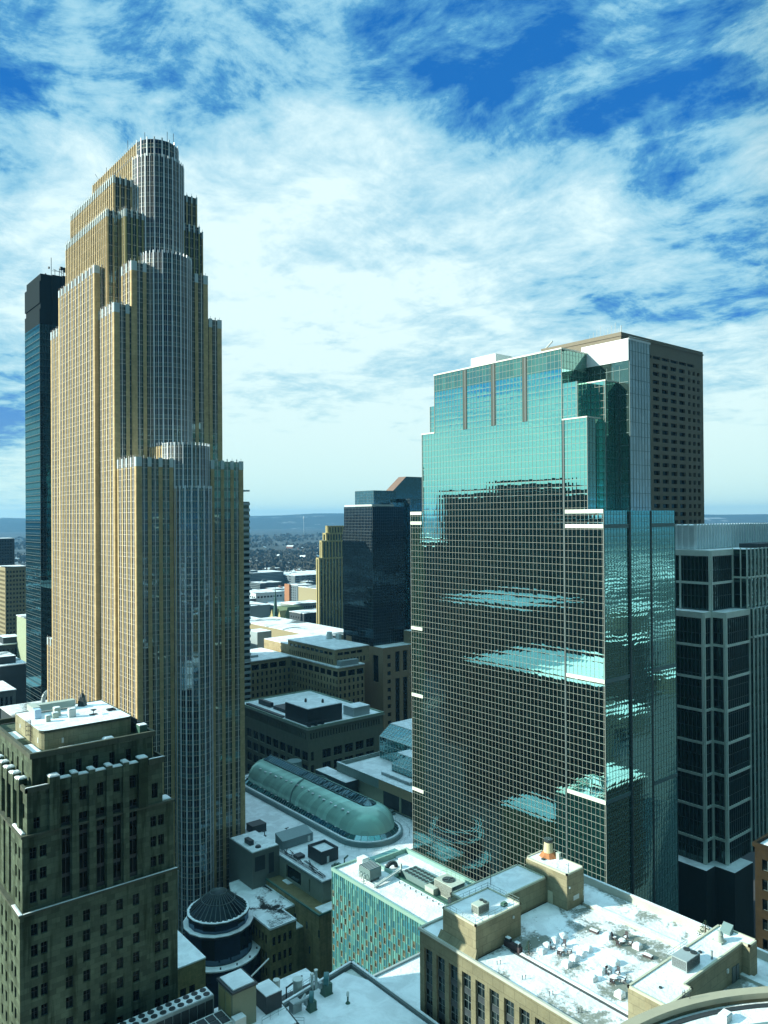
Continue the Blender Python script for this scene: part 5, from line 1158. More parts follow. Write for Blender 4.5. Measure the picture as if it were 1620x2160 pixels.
# ---------------------------------------------------------------- glass rotunda at the foot of the golden tower
RO = thing('glass_rotunda', 'round dark glass rotunda with a ribbed conical roof and snowy rims', 'rotunda', (116.6, 228.2, 0))
RX, RY = 116.6, 228.2
DG = glass('rotunda_glass', (.25, .38, .5), (.006, .010, .022), 1.3, 2, 0, 0, .003, .01, .004, .22, .04)
m = MB(); m.cone(RX, RY, 0, 20.6, 10.6, 10.6, 16, cap=False, ph=.2); m.build('drum_wall', DG, RO)
m = MB(); m.cone(RX, RY, 20.6, 24.2, 9.5, 9.5, 16, cap=False, ph=.2); m.build('upper_drum', DG, RO)
def rim(r0, r1, z0, z1, n=16, ph=.2):
    m = MB(); pts = lambda r, zz: [(RX+r*cos(ph+2*pi*k/n), RY+r*sin(ph+2*pi*k/n), zz) for k in range(n)]
    m.loft([pts(r0, z0), pts(r1, z0), pts(r1, z1), pts(r0, z1)]); return m
m = rim(9.4, 11.2, 20.4, 20.9); m.build('lower_rim', DARK, RO); m = rim(9.5, 11.1, 20.9, 21.15); m.build('lower_rim_snow', SNOWC, RO); m = rim(9.0, 10.0, 24.0, 24.5); m.build('upper_rim', DARK, RO); m = rim(9.1, 9.9, 24.5, 24.72); m.build('upper_rim_snow', SNOWC, RO)
N = 32; P_ = lambda r, zz, k: (RX+r*cos(2*pi*k/N), RY+r*sin(2*pi*k/N), zz)
m = MB()
for k in range(N):
    j = k+1; lit = 0
    m.face([P_(9.3, 24.5, k), P_(9.3, 24.5, j), P_(5.2, 27.9, j), P_(5.2, 27.9, k)], lit); m.face([P_(5.2, 27.9, k), P_(5.2, 27.9, j), P_(2.6, 30.0, j), P_(2.6, 30.0, k)], lit); m.face([P_(2.6, 30.0, k), P_(2.6, 30.0, j), P_(.3, 31.2, j), P_(.3, 31.2, k)], lit)
cr_ = m.build('cone_roof', glass('cone_glass', (.2, .3, .32), (.004, .006, .010), 1, 40, 0, 0, .0, .0, .0, .03, .15), RO)
m = MB()
for k in range(N): m.tube(P_(9.3, 24.55, k), P_(5.2, 27.95, k), .10, 4); m.tube(P_(5.2, 27.95, k), P_(2.6, 30.05, k), .09, 4); m.tube(P_(2.6, 30.05, k), P_(.3, 31.25, k), .08, 4)
for r, zz in ((5.25, 27.95), (2.65, 30.05)):
    for k in range(N): m.tube(P_(r, zz, k), P_(r, zz, k+1), .12, 4)
m.tube((RX, RY, 31), (RX+.3, RY-.2, 32.8), .12, 5); m.build('roof_ribs', DMULL, cr_)
m = MB()
for k in range(14): a = 3.6+.2*k; m.blob((RX+9.0*cos(a), RY+9.0*sin(a), 24.75), (.4, .3, .15), k, n=6, rings=4)
tag(m.build('snow_lumps', SNOWC, cr_), kind='stuff')
m = MB(); n_a = 24; A = [(RX+13.4*cos(-2.6+3.0*k/n_a), RY+13.4*sin(-2.6+3.0*k/n_a)) for k in range(n_a+1)]; B = [(RX+10.65*cos(-2.6+3.0*k/n_a), RY+10.65*sin(-2.6+3.0*k/n_a)) for k in range(n_a+1)]
m.loft([[(*p, 0) for p in A], [(*p, 11.6) for p in A]], closed=False); m.build('outer_wall', DG, RO)
m = MB(); m.loft([[(*p, 11.6) for p in A], [(*p, 12.0) for p in A], [(*p, 12.0) for p in B], [(*p, 11.6) for p in B]], closed=False); m.build('walkway_snow', SNOWC, RO)
for k in range(5): p_ = (RX+12.4*cos(-2.0+.42*k), RY+12.4*sin(-2.0+.42*k)); m = MB(); m.cone(*p_, 12, 12.5, .25, .25, 8); m.build('roof_light', DARK, RO)

# ---------------------------------------------------------------- stone block with bare snowy roof beside the rotunda
SL = thing('stone_building', 'low olive stone building with dark melted patches on its snowy roof, beside the rotunda', 'building', (135, 232, 0))
OST = ashlar('olive_stone', (.24, .21, .10), 1.3, .8, .12, .35, (.08, .08, .03))
pol = [(127.2, 213.8), (136.8, 213.8), (136.8, 222), (141.4, 222), (141.4, 250), (132, 250), (127.2, 238)]
mb = MB(); wins = []
for P, d, n, L in ccw_edges(pol):
    rs = [(.8+2.0*i, 1.9+2.0*i, zb, zb+2.8) for i in range(int((L-1.2)/2.0)) for zb in (4, 9, 14.4)] if seen(n) and L > 4 else []
    wall_face(mb, P, d, n, L, 0, 19.8, rs, .35); wins += [(P, d, n, *r) for r in rs]
mb.build('walls', OST, SL); add_windows(SL, wins, DARK, PGLASS, .35, .08)
m = MB(); m.prism(pol, 19.7, 20.1); m.build('roof_snow', snow('melted_snow', .46, 23.6, dark=(.02, .022, .02), scale=.11), SL)
m = MB(); 
for P, d, n, L in ccw_edges(pol): m.obox(P, d, n, 0, L, -.3, .1, 19.7, 20.3)
m.build('coping', SNOWC, SL); m = MB(); m.box(136.9, 141.4, 216.5, 221.9, 0, 15); m.build('side_annex', OST, SL); m = MB(); m.box(137, 141.3, 216.6, 221.8, 15, 15.3); m.build('annex_snow', SNOWC, SL)
SM = thing('stone_building', 'small low stone block with a snowy roof tucked between old stone tower and rotunda', 'building', (90, 195, 0))
mb = MB(); wins = []
for P, d, n, L in ccw_edges(rect(80, 96.4, 196.4, 222)):
    rs = [(1.2+2.6*i, 2.9+2.6*i, 21-4.6*k, 24-4.6*k) for i in range(int((L-1.5)/2.6)) for k in range(4)] if seen(n) else []
    wall_face(mb, P, d, n, L, 0, 29.7, rs, .35); wins += [(P, d, n, *r) for r in rs]
mb.build('walls', OST, SM); add_windows(SM, wins, DARK, PGLASS, .35, .08); m = MB(); m.box(79.9, 96.5, 196.3, 222, 29.7, 30.1); m.build('roof_snow', snow('small_snow', .30, 29.0, dark=(.02, .03, .02)), SM)
# ---------------------------------------------------------------- terraced glass hall right of the gallery
TE = thing('terraced_hall', 'low hall with stepped sloping glass bays and snowy terraces, left of the teal tower', 'building', (222, 258, 0))
WF = plain('white_frame', (.60, .68, .64), .5, var=.08)
GRB = plain('grey_band', (.23, .29, .27), .75, var=.1, streak=.1)
m = MB(); m.box(205.4, 248, 222, 283, 0, 36.5); m.build('walls', plain('cream_wall', (.42, .42, .30), .85, var=.12, streak=.2), TE)
m = MB(); m.box(203.6, 204.4, 254, 283.8, 36.5, 40.4); m.box(204.4, 248, 283, 283.8, 36.5, 40.4); m.box(204.4, 205.4, 253, 283, 36.4, 36.6); m.build('grey_fascia', GRB, TE)
m = MB(); m.box(203.6, 204.4, 222, 254, 36.5, 40.4); m.build('tan_fascia', TANB, TE)
m = MB(); m.box(205.3, 205.4, 243, 253, 29.5, 35.6); m.box(205.3, 205.4, 224, 241.5, 29.5, 35.6); m.build('dark_openings', DARK, TE)
m = MB(); m.box(204.4, 248, 222, 283, 36.6, 38.6); m.build('terrace_snow', SNOWC, TE); m = MB(); m.box(203.5, 204.5, 222, 283.9, 40.4, 40.55); m.build('coping_snow', SNOWC, TE)
SG = glass('sloped_glass', (.4, .7, .7), (.04, .12, .13), 2, 2, 0, 0, .004, .012, .004, .35, .03)
def bay(name, x0, x1, y0, y1, z0, z1, zt, sl):
    """glass box whose left side slopes back above z1"""
    m = MB(); a = [(x0, y0), (x1, y0), (x1, y1), (x0, y1)]
    m.v += [(x0, y0, z0), (x1, y0, z0), (x1, y1, z0), (x0, y1, z0), (x0, y0, z1), (x0, y1, z1), (x0+sl, y0, zt), (x0+sl, y1, zt), (x1, y0, zt), (x1, y1, zt)]
    m.f += [(0, 1, 8, 6, 4), (1, 2, 9, 8), (2, 3, 5, 7, 9), (3, 0, 4, 5), (4, 6, 7, 5)]; m.m += [0]*5; o = m.build(name, SG, TE)
    f = MB(); k = 0; N = max(4, int((y1-y0)/1.9))
    for i in range(N+1):
        y = y0+(y1-y0)*i/N; f.tube((x0-.03, y, z0), (x0-.03, y, z1), .09, 4); f.tube((x0-.03, y, z1), (x0+sl-.03, y, zt+.03), .10, 4)
    K = max(2, int(hypot(sl, zt-z1)/1.6))
    for i in range(K+1): q = i/K; f.tube((x0+sl*q-.05, y0, z1+(zt-z1)*q), (x0+sl*q-.05, y1, z1+(zt-z1)*q), .12 if i else .2, 4)
    for i in range(3): f.tube((x0-.05, y0, z0+(z1-z0)*i/3), (x0-.05, y1, z0+(z1-z0)*i/3), .09, 4)
    for i in range(4): f.tube((x0+sl*i/2, y0-.03, z0), (x0+sl*i/2, y0-.03, z1+(zt-z1)*min(1, i/2)), .09, 4)
    f.tube((x0, y0-.03, z1), (x1, y0-.03, z1), .09, 4)
    f.build('white_frame', WF, o); s = MB(); s.box(x0+sl, x1, y0, y1, zt+.02, zt+.3); s.build('roof_snow', SNOWC, o)
bay('large_glass_bay', 226, 248, 232, 281, 38.6, 48.5, 53, 6.5); bay('small_glass_bay', 215.5, 226, 240, 259.5, 38.6, 43.0, 47.0, 3.2)
m = MB(); m.box(211.5, 214.8, 243, 262, 38.6, 39.8); m.build('low_skylight', GREYM, TE); m = MB(); m.box(211.4, 214.9, 243, 262, 39.8, 40.1); m.build('skylight_snow', SNOWC, TE)

# ---------------------------------------------------------------- arcaded block with dark penthouse
AB = thing('arcaded_building', 'shaded stone building with rows of big dark windows under a black rooftop penthouse', 'building', (240, 360, 0))
ABS = plain('grey_green_stone', (.21, .23, .17), .85, var=.15, streak=.15)
mb = MB(); wins = []
for P, d, n, L in ccw_edges(rect(216, 264, 325.4, 396)):
    rs = []
    if seen(n):
        k = 0
        while 1.2+1.75*k+1 < L-1: rs.append((1.2+1.75*k, 2.2+1.75*k, 38.6, 41.8)); k += 1
        k = 0
        while 1.6+7*k+5.4 < L: rs += [(1.6+7*k, 7.0+7*k, zb, zb+4.6) for zb in (8, 14.6, 21.2, 27.8)] if k else [(1.6, 3.4, zb, zb+4.6) for zb in (8, 14.6, 21.2, 27.8)]; k += 1
    wall_face(mb, P, d, n, L, 0, 44.2, rs, .6); wins += [(P, d, n, *r) for r in rs]
mb.build('walls', ABS, AB); add_windows(AB, wins, ABS, PGLASS, .6, .12, 'v')
m = MB(); m.box(215.2, 264.8, 324.6, 396.8, 43.6, 44.2); m.build('cornice', plain('pale_cornice', (.34, .38, .32), .8), AB)
parapet_roof(AB, 215.4, 264.6, 324.8, 396.6, 44.2, .9, .5, plain('green_coping', (.25, .34, .27), .7), snow('arc_snow', .28, 31))
PB = thing('penthouse', 'black penthouse with a snowy flat top on the arcaded building', 'penthouse', (235, 335, 44.3))
m = MB(); m.box(218.6, 240, 313.5+16, 351, 44.3, 52.6); m.build('walls', DARK, PB); m = MB(); m.box(218.9, 239.7, 330, 350.7, 52.6, 52.95); m.build('roof_snow', SNOW, PB)
for x, y in ((226, 343), (232, 336)): m = MB(); m.box(x, x+1, y, y+.8, 52.9, 54.2); m.cone(x+.5, y+.4, 54.2, 54.8, .5, .5, 8); m.build('roof_vent', DARK, PB)
m = MB(); m.box(217, 219, 352, 390, 44.4, 45.3); m.box(224, 236, 357, 372, 44.4, 46.2); m.box(224, 226, 375, 388, 44.4, 47); tag(m.build('roof_machinery', DARK), 'dark low machinery frames on the arcaded building roof', 'machinery')
box_unit('roof_unit', 'grey unit with a snowy barrel top right of the black penthouse', 'roof unit', 247, 258, 329, 338, 44.4, 49.0, GREYM, True)
m = MB(); 
for k in range(4): m.box(217, 228, 326.4+.9*k, 326.7+.9*k, 46.4, 46.7)
for k in range(3): m.box(218+4*k, 218.3+4*k, 326.2, 329.6, 44.4, 46.6)
tag(m.build('steel_frame', DARK), 'dark open steel frame at the front corner of the arcaded building', 'frame')

# ---------------------------------------------------------------- tan department store, L shaped
TS = thing('tan_building', 'L shaped tan stone building with rows of small windows and stepped snowy roofs', 'building', (275, 400, 0))
TSS = ashlar('store_stone', (.36, .29, .17), 2, 1.4, .05, .12, (.25, .2, .1))
def punched(parent, pol, z0, z1, fn, mat, rev=.4, nm='walls'):
    mb = MB(); wins = []
    for P, d, n, L in ccw_edges(pol):
        rs = fn(L) if seen(n) else []; wall_face(mb, P, d, n, L, z0, z1, rs, rev); wins += [(P, d, n, *r) for r in rs]
    mb.build(nm, mat, parent); return wins
def storef(L):
    rs = []; k = 0
    while 1.2+3.3*k+1.5 < L: rs += [(1.2+3.3*k, 2.6+3.3*k, zb, zb+2.7) for zb in (50.0-4.3*i for i in range(8))]; k += 1
    k = 0
    while 1.0+6.6*k+5.2 < L: rs.append((1.0+6.6*k, 6.2+6.6*k, 54.2, 57.6)); k += 1
    return rs
w1 = punched(TS, [(236, 430), (272, 430), (272, 377.5), (292, 377.5), (292, 470), (236, 470)], 0, 59.6, storef, TSS)
add_windows(TS, w1, DMULL, PGLASS, .4, .1)
w2 = punched(TS, rect(274, 300, 383, 436), 59.6, 69.6, lambda L: [(2+4.9*k, 6+4.9*k, 66, 67.8) for k in range(int((L-2)/4.9))]+[(1.6+2.5*k, 2.9+2.5*k, 60.6, 63.8) for k in range(int((L-2)/2.5))], TSS, nm='upper_walls')
add_windows(TS, w2, DMULL, PGLASS, .4, .1, name='attic_window')
m = MB(); m.box(271.7, 292.3, 377.2, 382.9, 59.6, 60.3); m.box(271.7, 273.9, 382.9, 470, 59.6, 60.3); m.box(235.7, 271.7, 429.7, 470, 59.6, 60.2); m.build('lower_roof_snow', SNOW, TS); m = MB(); m.box(273.8, 300.2, 382.8, 436.2, 69.6, 70.0); m.build('upper_roof_snow', SNOW, TS)
m = MB(); m.box(276, 308, 436, 470, 59, 66); m.build('rear_block', TSS, TS); m = MB(); m.box(276, 308, 436, 470, 66, 66.4); m.build('rear_snow', SNOWC, TS)
box_unit('roof_unit', 'shaded grey unit with clutter on the end of the tan L shaped building', 'roof unit', 274.5, 288, 378, 382, 60.2, 63.4, GREYM, False)
m = MB(); m.cone(296, 420, 70, 74.5, 2.4, 1.6, 10); m.box(298, 300, 412, 416, 70, 73.5); tag(m.build('roof_dish', LIGHTM), 'round white dish drum at the back of the tan building roof', 'dish')
box_unit('roof_unit', 'low grey unit on the left snowy wing of the tan building', 'roof unit', 244, 254, 440, 452, 60.2, 61.6, GREYM, True)
box_unit('roof_unit', 'slate plant box behind the left wing of the tan building', 'roof unit', 288, 300, 500, 516, 40, 66, GREYM, True); box_unit('roof_unit', 'dark stepped plant block left of the slate plant box', 'roof unit', 262, 282, 500, 520, 40, 60, DARK, True)

# ---------------------------------------------------------------- mid-distance buildings
MIDG = [plain('far_slate', (.13, .17, .19), .85, var=.12), plain('far_tan', (.30, .255, .15), .85, var=.12), plain('far_brick', (.20, .10, .07), .85, var=.15), plain('far_grey', (.28, .31, .30), .85, var=.12), plain('far_dark', (.045, .06, .065), .8, var=.15), plain('far_white', (.58, .64, .66), .8, var=.1)]
FSN = snow('far_roof_snow', .44, 40.0, scale=.035, dark=(.10, .12, .12))
def far_block(name, label, cat, x0, x1, y0, y1, z1, mat, sn=FSN, win=None, group=None, gl=PGLASS, z0=0, roofbox=None, band=None):
    r = thing(name, label, cat, ((x0+x1)/2, (y0+y1)/2, 0), group)
    wf = (lambda L: [(win[0]+win[2]*i, win[0]+win[2]*i+win[1], z1-win[3]-win[5]*k-win[4], z1-win[3]-win[5]*k) for i in range(int((L-win[0])/win[2])) for k in range(int((z1-win[3]-2)/win[5]))]) if win else (lambda L: [])
    ws = punched(r, rect(x0, x1, y0, y1), z0, z1, wf, mat)
    if win: add_windows(r, ws, DARK, gl, .4, .08, cap=100)
    m = MB(); m.box(x0-.3, x1+.3, y0-.3, y1+.3, z1, z1+.6); m.build('roof_snow', sn, r)
    if band:
        m = MB(); k = 0
        while z1-2-k*band > 1: m.box(x0-.4, x1+.4, y0-.4, y1+.4, z1-2-k*band-1.0, z1-2-k*band); k += 1
        m.build('ribbed_bands', GREYM, r)
    if roofbox: m = MB(); m.box(*roofbox, z1+.6, z1+5, 0, 1); m.build('penthouse', [mat, sn], r)
    return r
far_block('parking_ramp', 'long slate parking structure with fine horizontal ribs, middle distance', 'parking ramp', 805, 895, 1440, 1500, 33, MIDG[0], band=3.2, roofbox=(820, 838, 1452, 1470))
far_block('office_block', 'low stepped slate block beyond the long parking structure', 'building', 895, 985, 1395, 1450, 26, MIDG[0], win=(3, 8, 14, 2, 1.8, 5))
far_block('warehouse', 'wide white roofed warehouse beyond the parking structure', 'warehouse', 980, 1240, 1500, 1640, 15, MIDG[3])
far_block('brick_building', 'dark block with an orange brick end wall, right of the spire', 'building', 672, 700, 1040, 1075, 42, MIDG[0], win=(2, 2, 5, 3, 2, 4))
m = MB(); m.box(669, 671.9, 1060, 1074, 0, 43); tag(m.build('brick_gable', plain('orange_brick', (.36, .17, .09), .9)), 'bright orange brick gable wall in the middle distance', 'wall')
far_block('tan_warehouse', 'tan windowless block with pilasters, left of the far golden tower', 'building', 650, 700, 953, 1004, 44, MIDG[1], win=(6, 1.5, 13, 4, 30, 40))
far_block('office_block', 'grey block with rows of small dark windows before the tan windowless block', 'building', 530, 575, 830, 860, 40, MIDG[3], win=(2, 2.2, 3.4, 3, 2.6, 5.2))
far_block('brick_building', 'very dark shaded block at the foot of the far golden tower', 'building', 480, 515, 730, 760, 42, MIDG[4], win=(3, 1.6, 5, 4, 2.2, 4.6))
far_block('hall', 'long white roofed low hall behind the green spire', 'hall', 560, 598, 1000, 1060, 21, MIDG[3], win=(2, 4, 6, 2, 2.4, 20))
far_block('hall', 'white flat roofed hall below the parking structure', 'hall', 602, 648, 950, 1022, 20, MIDG[0], win=(3, 4, 6, 3, 2.4, 20))
far_block('hall', 'pale long hall with a rounded snowy roof in front of the parking structure', 'hall', 636, 690, 1108, 1160, 27, MIDG[5], win=(3, 4, 6, 5, 3, 20))
far_block('yellow_building', 'low yellow stone building with tall pilaster windows and a broad snowy roof', 'building', 400, 446, 580, 735, 41, MIDG[1], win=(2, 4, 7.2, 4, 12, 40))
far_block('brick_building', 'small dark brick block beneath the green spire', 'building', 440, 452, 752, 764, 26, MIDG[2], win=(2, 2, 5, 2, 2.4, 5))
CHS = thing('church', 'church with a slim green copper spire in the middle distance', 'church', (454, 748, 0))
COP = plain('green_copper', (.035, .10, .09), .6, var=.2)
m = MB(); m.box(450, 458, 744, 752, 0, 34); m.build('tower', MIDG[2], CHS); m = MB(); m.cone(454, 748, 34, 72, 3.4, .12, 8); m.tube((454, 748, 71), (454, 748, 75), .15); m.build('spire', COP, CHS)
m = MB(); x0, x1, y0, y1 = 458, 488, 741, 757; m.v += [(x0, y0, 0), (x1, y0, 0), (x1, y1, 0), (x0, y1, 0), (x0, y0, 22), (x1, y0, 22), (x1, y1, 22), (x0, y1, 22), (x0, 749, 32), (x1, 749, 32)]; m.f += [(0, 1, 5, 4), (2, 3, 7, 6), (3, 0, 4, 8, 7), (1, 2, 6, 9, 5), (4, 5, 9, 8), (6, 7, 8, 9)]; m.m += [0, 0, 0, 0, 1, 1]; m.build('nave', [MIDG[2], SNOWC], CHS)
MA = thing('mansion', 'green roofed stone mansion with pointed gables beside the spire', 'mansion', (520, 822, 0))
m = MB(); m.box(500, 540, 802, 842, 0, 24); m.build('walls', YST, MA)
m = MB(); m.v += [(499, 801, 24), (541, 801, 24), (541, 843, 24), (499, 843, 24), (510, 812, 40), (531, 812, 40), (531, 833, 40), (510, 833, 40)]; m.f += [(0, 1, 5, 4), (1, 2, 6, 5), (2, 3, 7, 6), (3, 0, 4, 7), (4, 5, 6, 7)]; m.m += [0]*5; m.build('hipped_roof', plain('moss_copper', (.08, .12, .06), .7, var=.2), MA)
for y in (810, 828): m = MB(); m.v += [(497, y-6, 20), (497, y+6, 20), (497, y, 37), (510, y-6, 20), (510, y+6, 20), (510, y, 37)]; m.f += [(1, 0, 2), (0, 3, 5, 2), (4, 1, 2, 5), (3, 4, 5)]; m.m += [0]*4; m.build('gable', YST, MA)
# left gap
far_block('apartment_tower', 'yellow apartment tower with a grid of small dark windows, far left', 'building', 165, 181.5, 700, 722, 110, MIDG[1], win=(1.0, 1.4, 2.5, 3, 1.8, 3.6))
far_block('apartment_tower', 'white apartment tower with balconies at the left edge', 'building', 160, 172, 770, 790, 122, MIDG[5], win=(1.5, 4, 5.5, 2, 1.6, 3.2))
far_block('apartment_tower', 'dark far slab tower at the left edge, above the white apartments', 'building', 222, 246, 1000, 1030, 127, MIDG[4], win=(1, 2, 3, 2, 1.8, 3.6))
far_block('office_block', 'green-grey office block with a snowy roof at the left edge', 'building', 128, 152, 590, 640, 62, MIDG[4], win=(1.5, 1.4, 2.6, 3, 6, 8), roofbox=(138, 149, 592, 606))
far_block('slab_building', 'pale blank slab just left of the dark glass tower', 'building', 146.5, 156, 566, 590, 82, plain('pale_green_stone', (.34, .40, .27), .85))
far_block('office_block', 'black block with a low penthouse at the left edge', 'building', 112, 131, 505, 540, 62, MIDG[4], roofbox=(114, 126, 510, 530))
far_block('office_block', 'small grey block with vertical ribs at the left edge', 'building', 100, 116, 470, 500, 54, MIDG[3], win=(1, 1.2, 2.4, 3, 30, 40))
far_block('stone_block', 'grey blank block with a snowy roof below the dark glass tower', 'building', 125, 150, 452, 475, 60, MIDG[3], roofbox=(132, 142, 460, 470))
LB = far_block('office_block', 'dark block with pale ribs and snowy roof, behind the old stone tower at left', 'building', 91, 125, 366.5, 395, 62, MIDG[4], win=(1, 1.6, 3.2, 4, 50, 60))
r = thing('roof_arch', 'grey curved arch on the snowy roof behind the old stone tower', 'roof arch', (112, 389, 62.6)); m = MB()
for k in range(10): a0, a1 = pi*k/10, pi*(k+1)/10; m.tube((113-5*cos(a0), 389, 62.6+6*sin(a0)**.7), (113-5*cos(a1), 389, 62.6+6*sin(a1)**.7), 1.0, 6)
m.build('arch_ring', GREYM, r)

# more of the low city between the towers: each block a thing, floors and windows in its facade material
def facade_mat(name, c, g=(.012, .02, .022), cw=3.2, ch=3.7, fw_=.55, fh=.5):
    m, t = new_mat(name); ge = node(t, 'ShaderNodeNewGeometry'); s = node(t, 'ShaderNodeSeparateXYZ', {0: ge.outputs['Position']}); nz = node(t, 'ShaderNodeSeparateXYZ', {0: ge.outputs['Normal']}).outputs[2]
    u = M(t, 'FRACT', M(t, 'DIVIDE', M(t, 'ADD', s.outputs[0], s.outputs[1]), cw)); v = M(t, 'FRACT', M(t, 'DIVIDE', s.outputs[2], ch))
    k = M(t, 'MULTIPLY', M(t, 'LESS_THAN', u, fw_), M(t, 'LESS_THAN', v, fh)); k = M(t, 'MULTIPLY', k, M(t, 'LESS_THAN', M(t, 'ABSOLUTE', nz), .5))
    n1 = noise(t, ge.outputs['Position'], .08, 5, .6); w_ = mixc(t, n1, tuple(x*.65 for x in c), tuple(x*1.3 for x in c))
    out(t, node(t, 'ShaderNodeBsdfPrincipled', {'Base Color': mixc(t, k, w_, g), 'Roughness': M(t, 'SUBTRACT', .85, M(t, 'MULTIPLY', k, .7))}).outputs[0]); return m
FAC = [facade_mat('block_tan', (.26, .22, .13)), facade_mat('block_brick', (.15, .075, .05), cw=2.6), facade_mat('block_slate', (.10, .14, .15), fw_=.9, fh=.45), facade_mat('block_grey', (.22, .25, .24), cw=4.2), facade_mat('block_dark', (.04, .055, .06), fw_=.8)]
RB_ = random.Random(21); placed = []
keep = ((398, 520, 576, 770), (498, 545, 798, 846), (528, 578, 828, 862), (558, 702, 948, 1077), (634, 692, 1105, 1162), (803, 987, 1393, 1502), (975, 1245, 1495, 1645), (460, 515, 676, 700), (140, 260, 560, 1040))
for i in range(1500):
    if len(placed) >= 170: break
    g = ((-40, 60), (510, 730), (505, 735), (1470, 1650))[RB_.randrange(4)]; px = RB_.uniform(*g); inv = RB_.uniform(1/1900, 1/540); d = 1/inv
    v = fw*1640+rt*(px-810); v.z = 0; v.normalize(); x, y = v.x*d, v.y*d; a, b = RB_.uniform(9, 26), RB_.uniform(9, 26); h = RB_.uniform(8, 26)*(1.25 if d < 900 else .8)
    if any(x+a > k[0] and x-a < k[1] and y+b > k[2] and y-b < k[3] for k in keep) or any(abs(x-q[0]) < a+q[2]+4 and abs(y-q[1]) < b+q[3]+4 for q in placed): continue
    placed.append((x, y, a, b)); m = MB(); m.box(x-a, x+a, y-b, y+b, 0, h); m.box(x-a-.3, x+a+.3, y-b-.3, y+b+.3, h, h+.7, 0, 1)
    for q in range(RB_.randrange(1, 4)): qx, qy = x+RB_.uniform(-.7, .4)*a, y+RB_.uniform(-.7, .4)*b; m.box(qx, qx+a*RB_.uniform(.12, .4), qy, qy+b*RB_.uniform(.12, .4), h+.7, h+RB_.uniform(2, 5), 0, 1 if q else 0)
    o = m.build('city_block', [FAC[i % 5], FSN if i % 3 else SNOW]); tag(o, 'small snow-roofed city block among many beyond the towers', 'building', 'low blocks of the city beyond the towers')
shade_block = thing('office_block', 'unseen mid-rise block added behind the golden tower to shade the arcaded building', 'building', (147, 400, 0)); m = MB(); m.box(128, 166, 372, 428, 0, 112); m.build('walls', FAC[4], shade_block); m = MB(); m.box(127.8, 166.2, 371.8, 428.2, 112, 112.5); m.build('roof_snow', SNOWC, shade_block)  # hidden block added so that its shadow covers the arcaded building
# ---------------------------------------------------------------- ground, streets, hills
def ground_mat():
    m, t = new_mat('snowy_plain'); pos = node(t, 'ShaderNodeNewGeometry').outputs['Position']
    n1 = noise(t, pos, .0045, 5, .6); n2 = noise(t, pos, .03, 6, .65); n3 = noise(t, pos, .0011, 3, .5)
    f = M(t, 'ADD', M(t, 'ADD', M(t, 'MULTIPLY', n1, .45), M(t, 'MULTIPLY', n2, .35)), M(t, 'MULTIPLY', n3, .2))
    wv = node(t, 'ShaderNodeTexVoronoi', {'Vector': pos, 'Scale': .022}, feature='F1'); br = sstep(t, node(t, 'ShaderNodeSeparateColor', {0: wv.outputs['Color']}).outputs[0], .62, .66)
    wood = mixc(t, n2, (.035, .045, .045), (.075, .085, .08)); c = mixc(t, sstep(t, f, .56, .66), wood, (.62, .68, .72)); c = mixc(t, M(t, 'MULTIPLY', br, sstep(t, f, .46, .52)), c, (.72, .78, .82))
    d = VM(t, 'MULTIPLY', pos, (1, 1, 0)); ln = node(t, 'ShaderNodeVectorMath', {0: d}, operation='LENGTH').outputs['Value']
    c = mixc(t, sstep(t, ln, 700, 1500), (.07, .075, .08), c); c = mixc(t, M(t, 'MULTIPLY', sstep(t, ln, 1700, 4200), .92), c, wood)
    out(t, node(t, 'ShaderNodeBsdfPrincipled', {'Base Color': c, 'Roughness': .9, 'Specular IOR Level': .1}).outputs[0]); return m
m = MB(); N = 96; R0 = 14000
rg = [[(r*cos(2*pi*k/N), r*sin(2*pi*k/N), 0) for k in range(N)] for r in (30, 400, 1500, 5000, R0)]
m.loft(rg[::-1]); m.face(rg[0][::-1])
m.f = [f[::-1] for f in m.f]
structure('ground', m, ground_mat())
st = MB()
for x0, x1, y0, y1 in ((152, 166, 95, 212), (30, 140, 252, 260), (206, 215, 290, 324), (150, 300, 327, 330)): st.box(x0, x1, y0, y1, -.5, .02)
structure('street', st, ASPH)
R = random.Random(11); m = MB(); A0, A1, K = -1.9, 3.5, 220; h_ = [0]*(K+1)
for f, a in ((3, 60), (7, 40), (17, 22), (41, 10)):
    ph = R.uniform(0, 6)
    for k in range(K+1): h_[k] += a*sin(f*(A0+(A1-A0)*k/K)*1.7+ph)
ring_ = lambda r, s: [(r*cos(A0+(A1-A0)*k/K), r*sin(A0+(A1-A0)*k/K), max(0, (158+.45*h_[k])*s)) for k in range(K+1)]
m.loft([ring_(10200, 0), ring_(11200, .75), ring_(12300, 1.0), ring_(13800, 1.04)], closed=False); m.f = [f[::-1] for f in m.f] if False else m.f
def hill_mat():
    m, t = new_mat('wooded_hills'); pos = node(t, 'ShaderNodeNewGeometry').outputs['Position']; q = VM(t, 'MULTIPLY', pos, (1, 1, 6))
    n1 = noise(t, q, .0016, 6, .65); n2 = noise(t, q, .006, 5, .7)
    c = mixc(t, n2, (.025, .035, .035), (.085, .10, .10)); c = mixc(t, sstep(t, n1, .58, .66), c, (.30, .34, .36))
    out(t, node(t, 'ShaderNodeBsdfPrincipled', {'Base Color': c, 'Roughness': .95, 'Specular IOR Level': .05}).outputs[0]); return m
structure('hills', m, hill_mat())

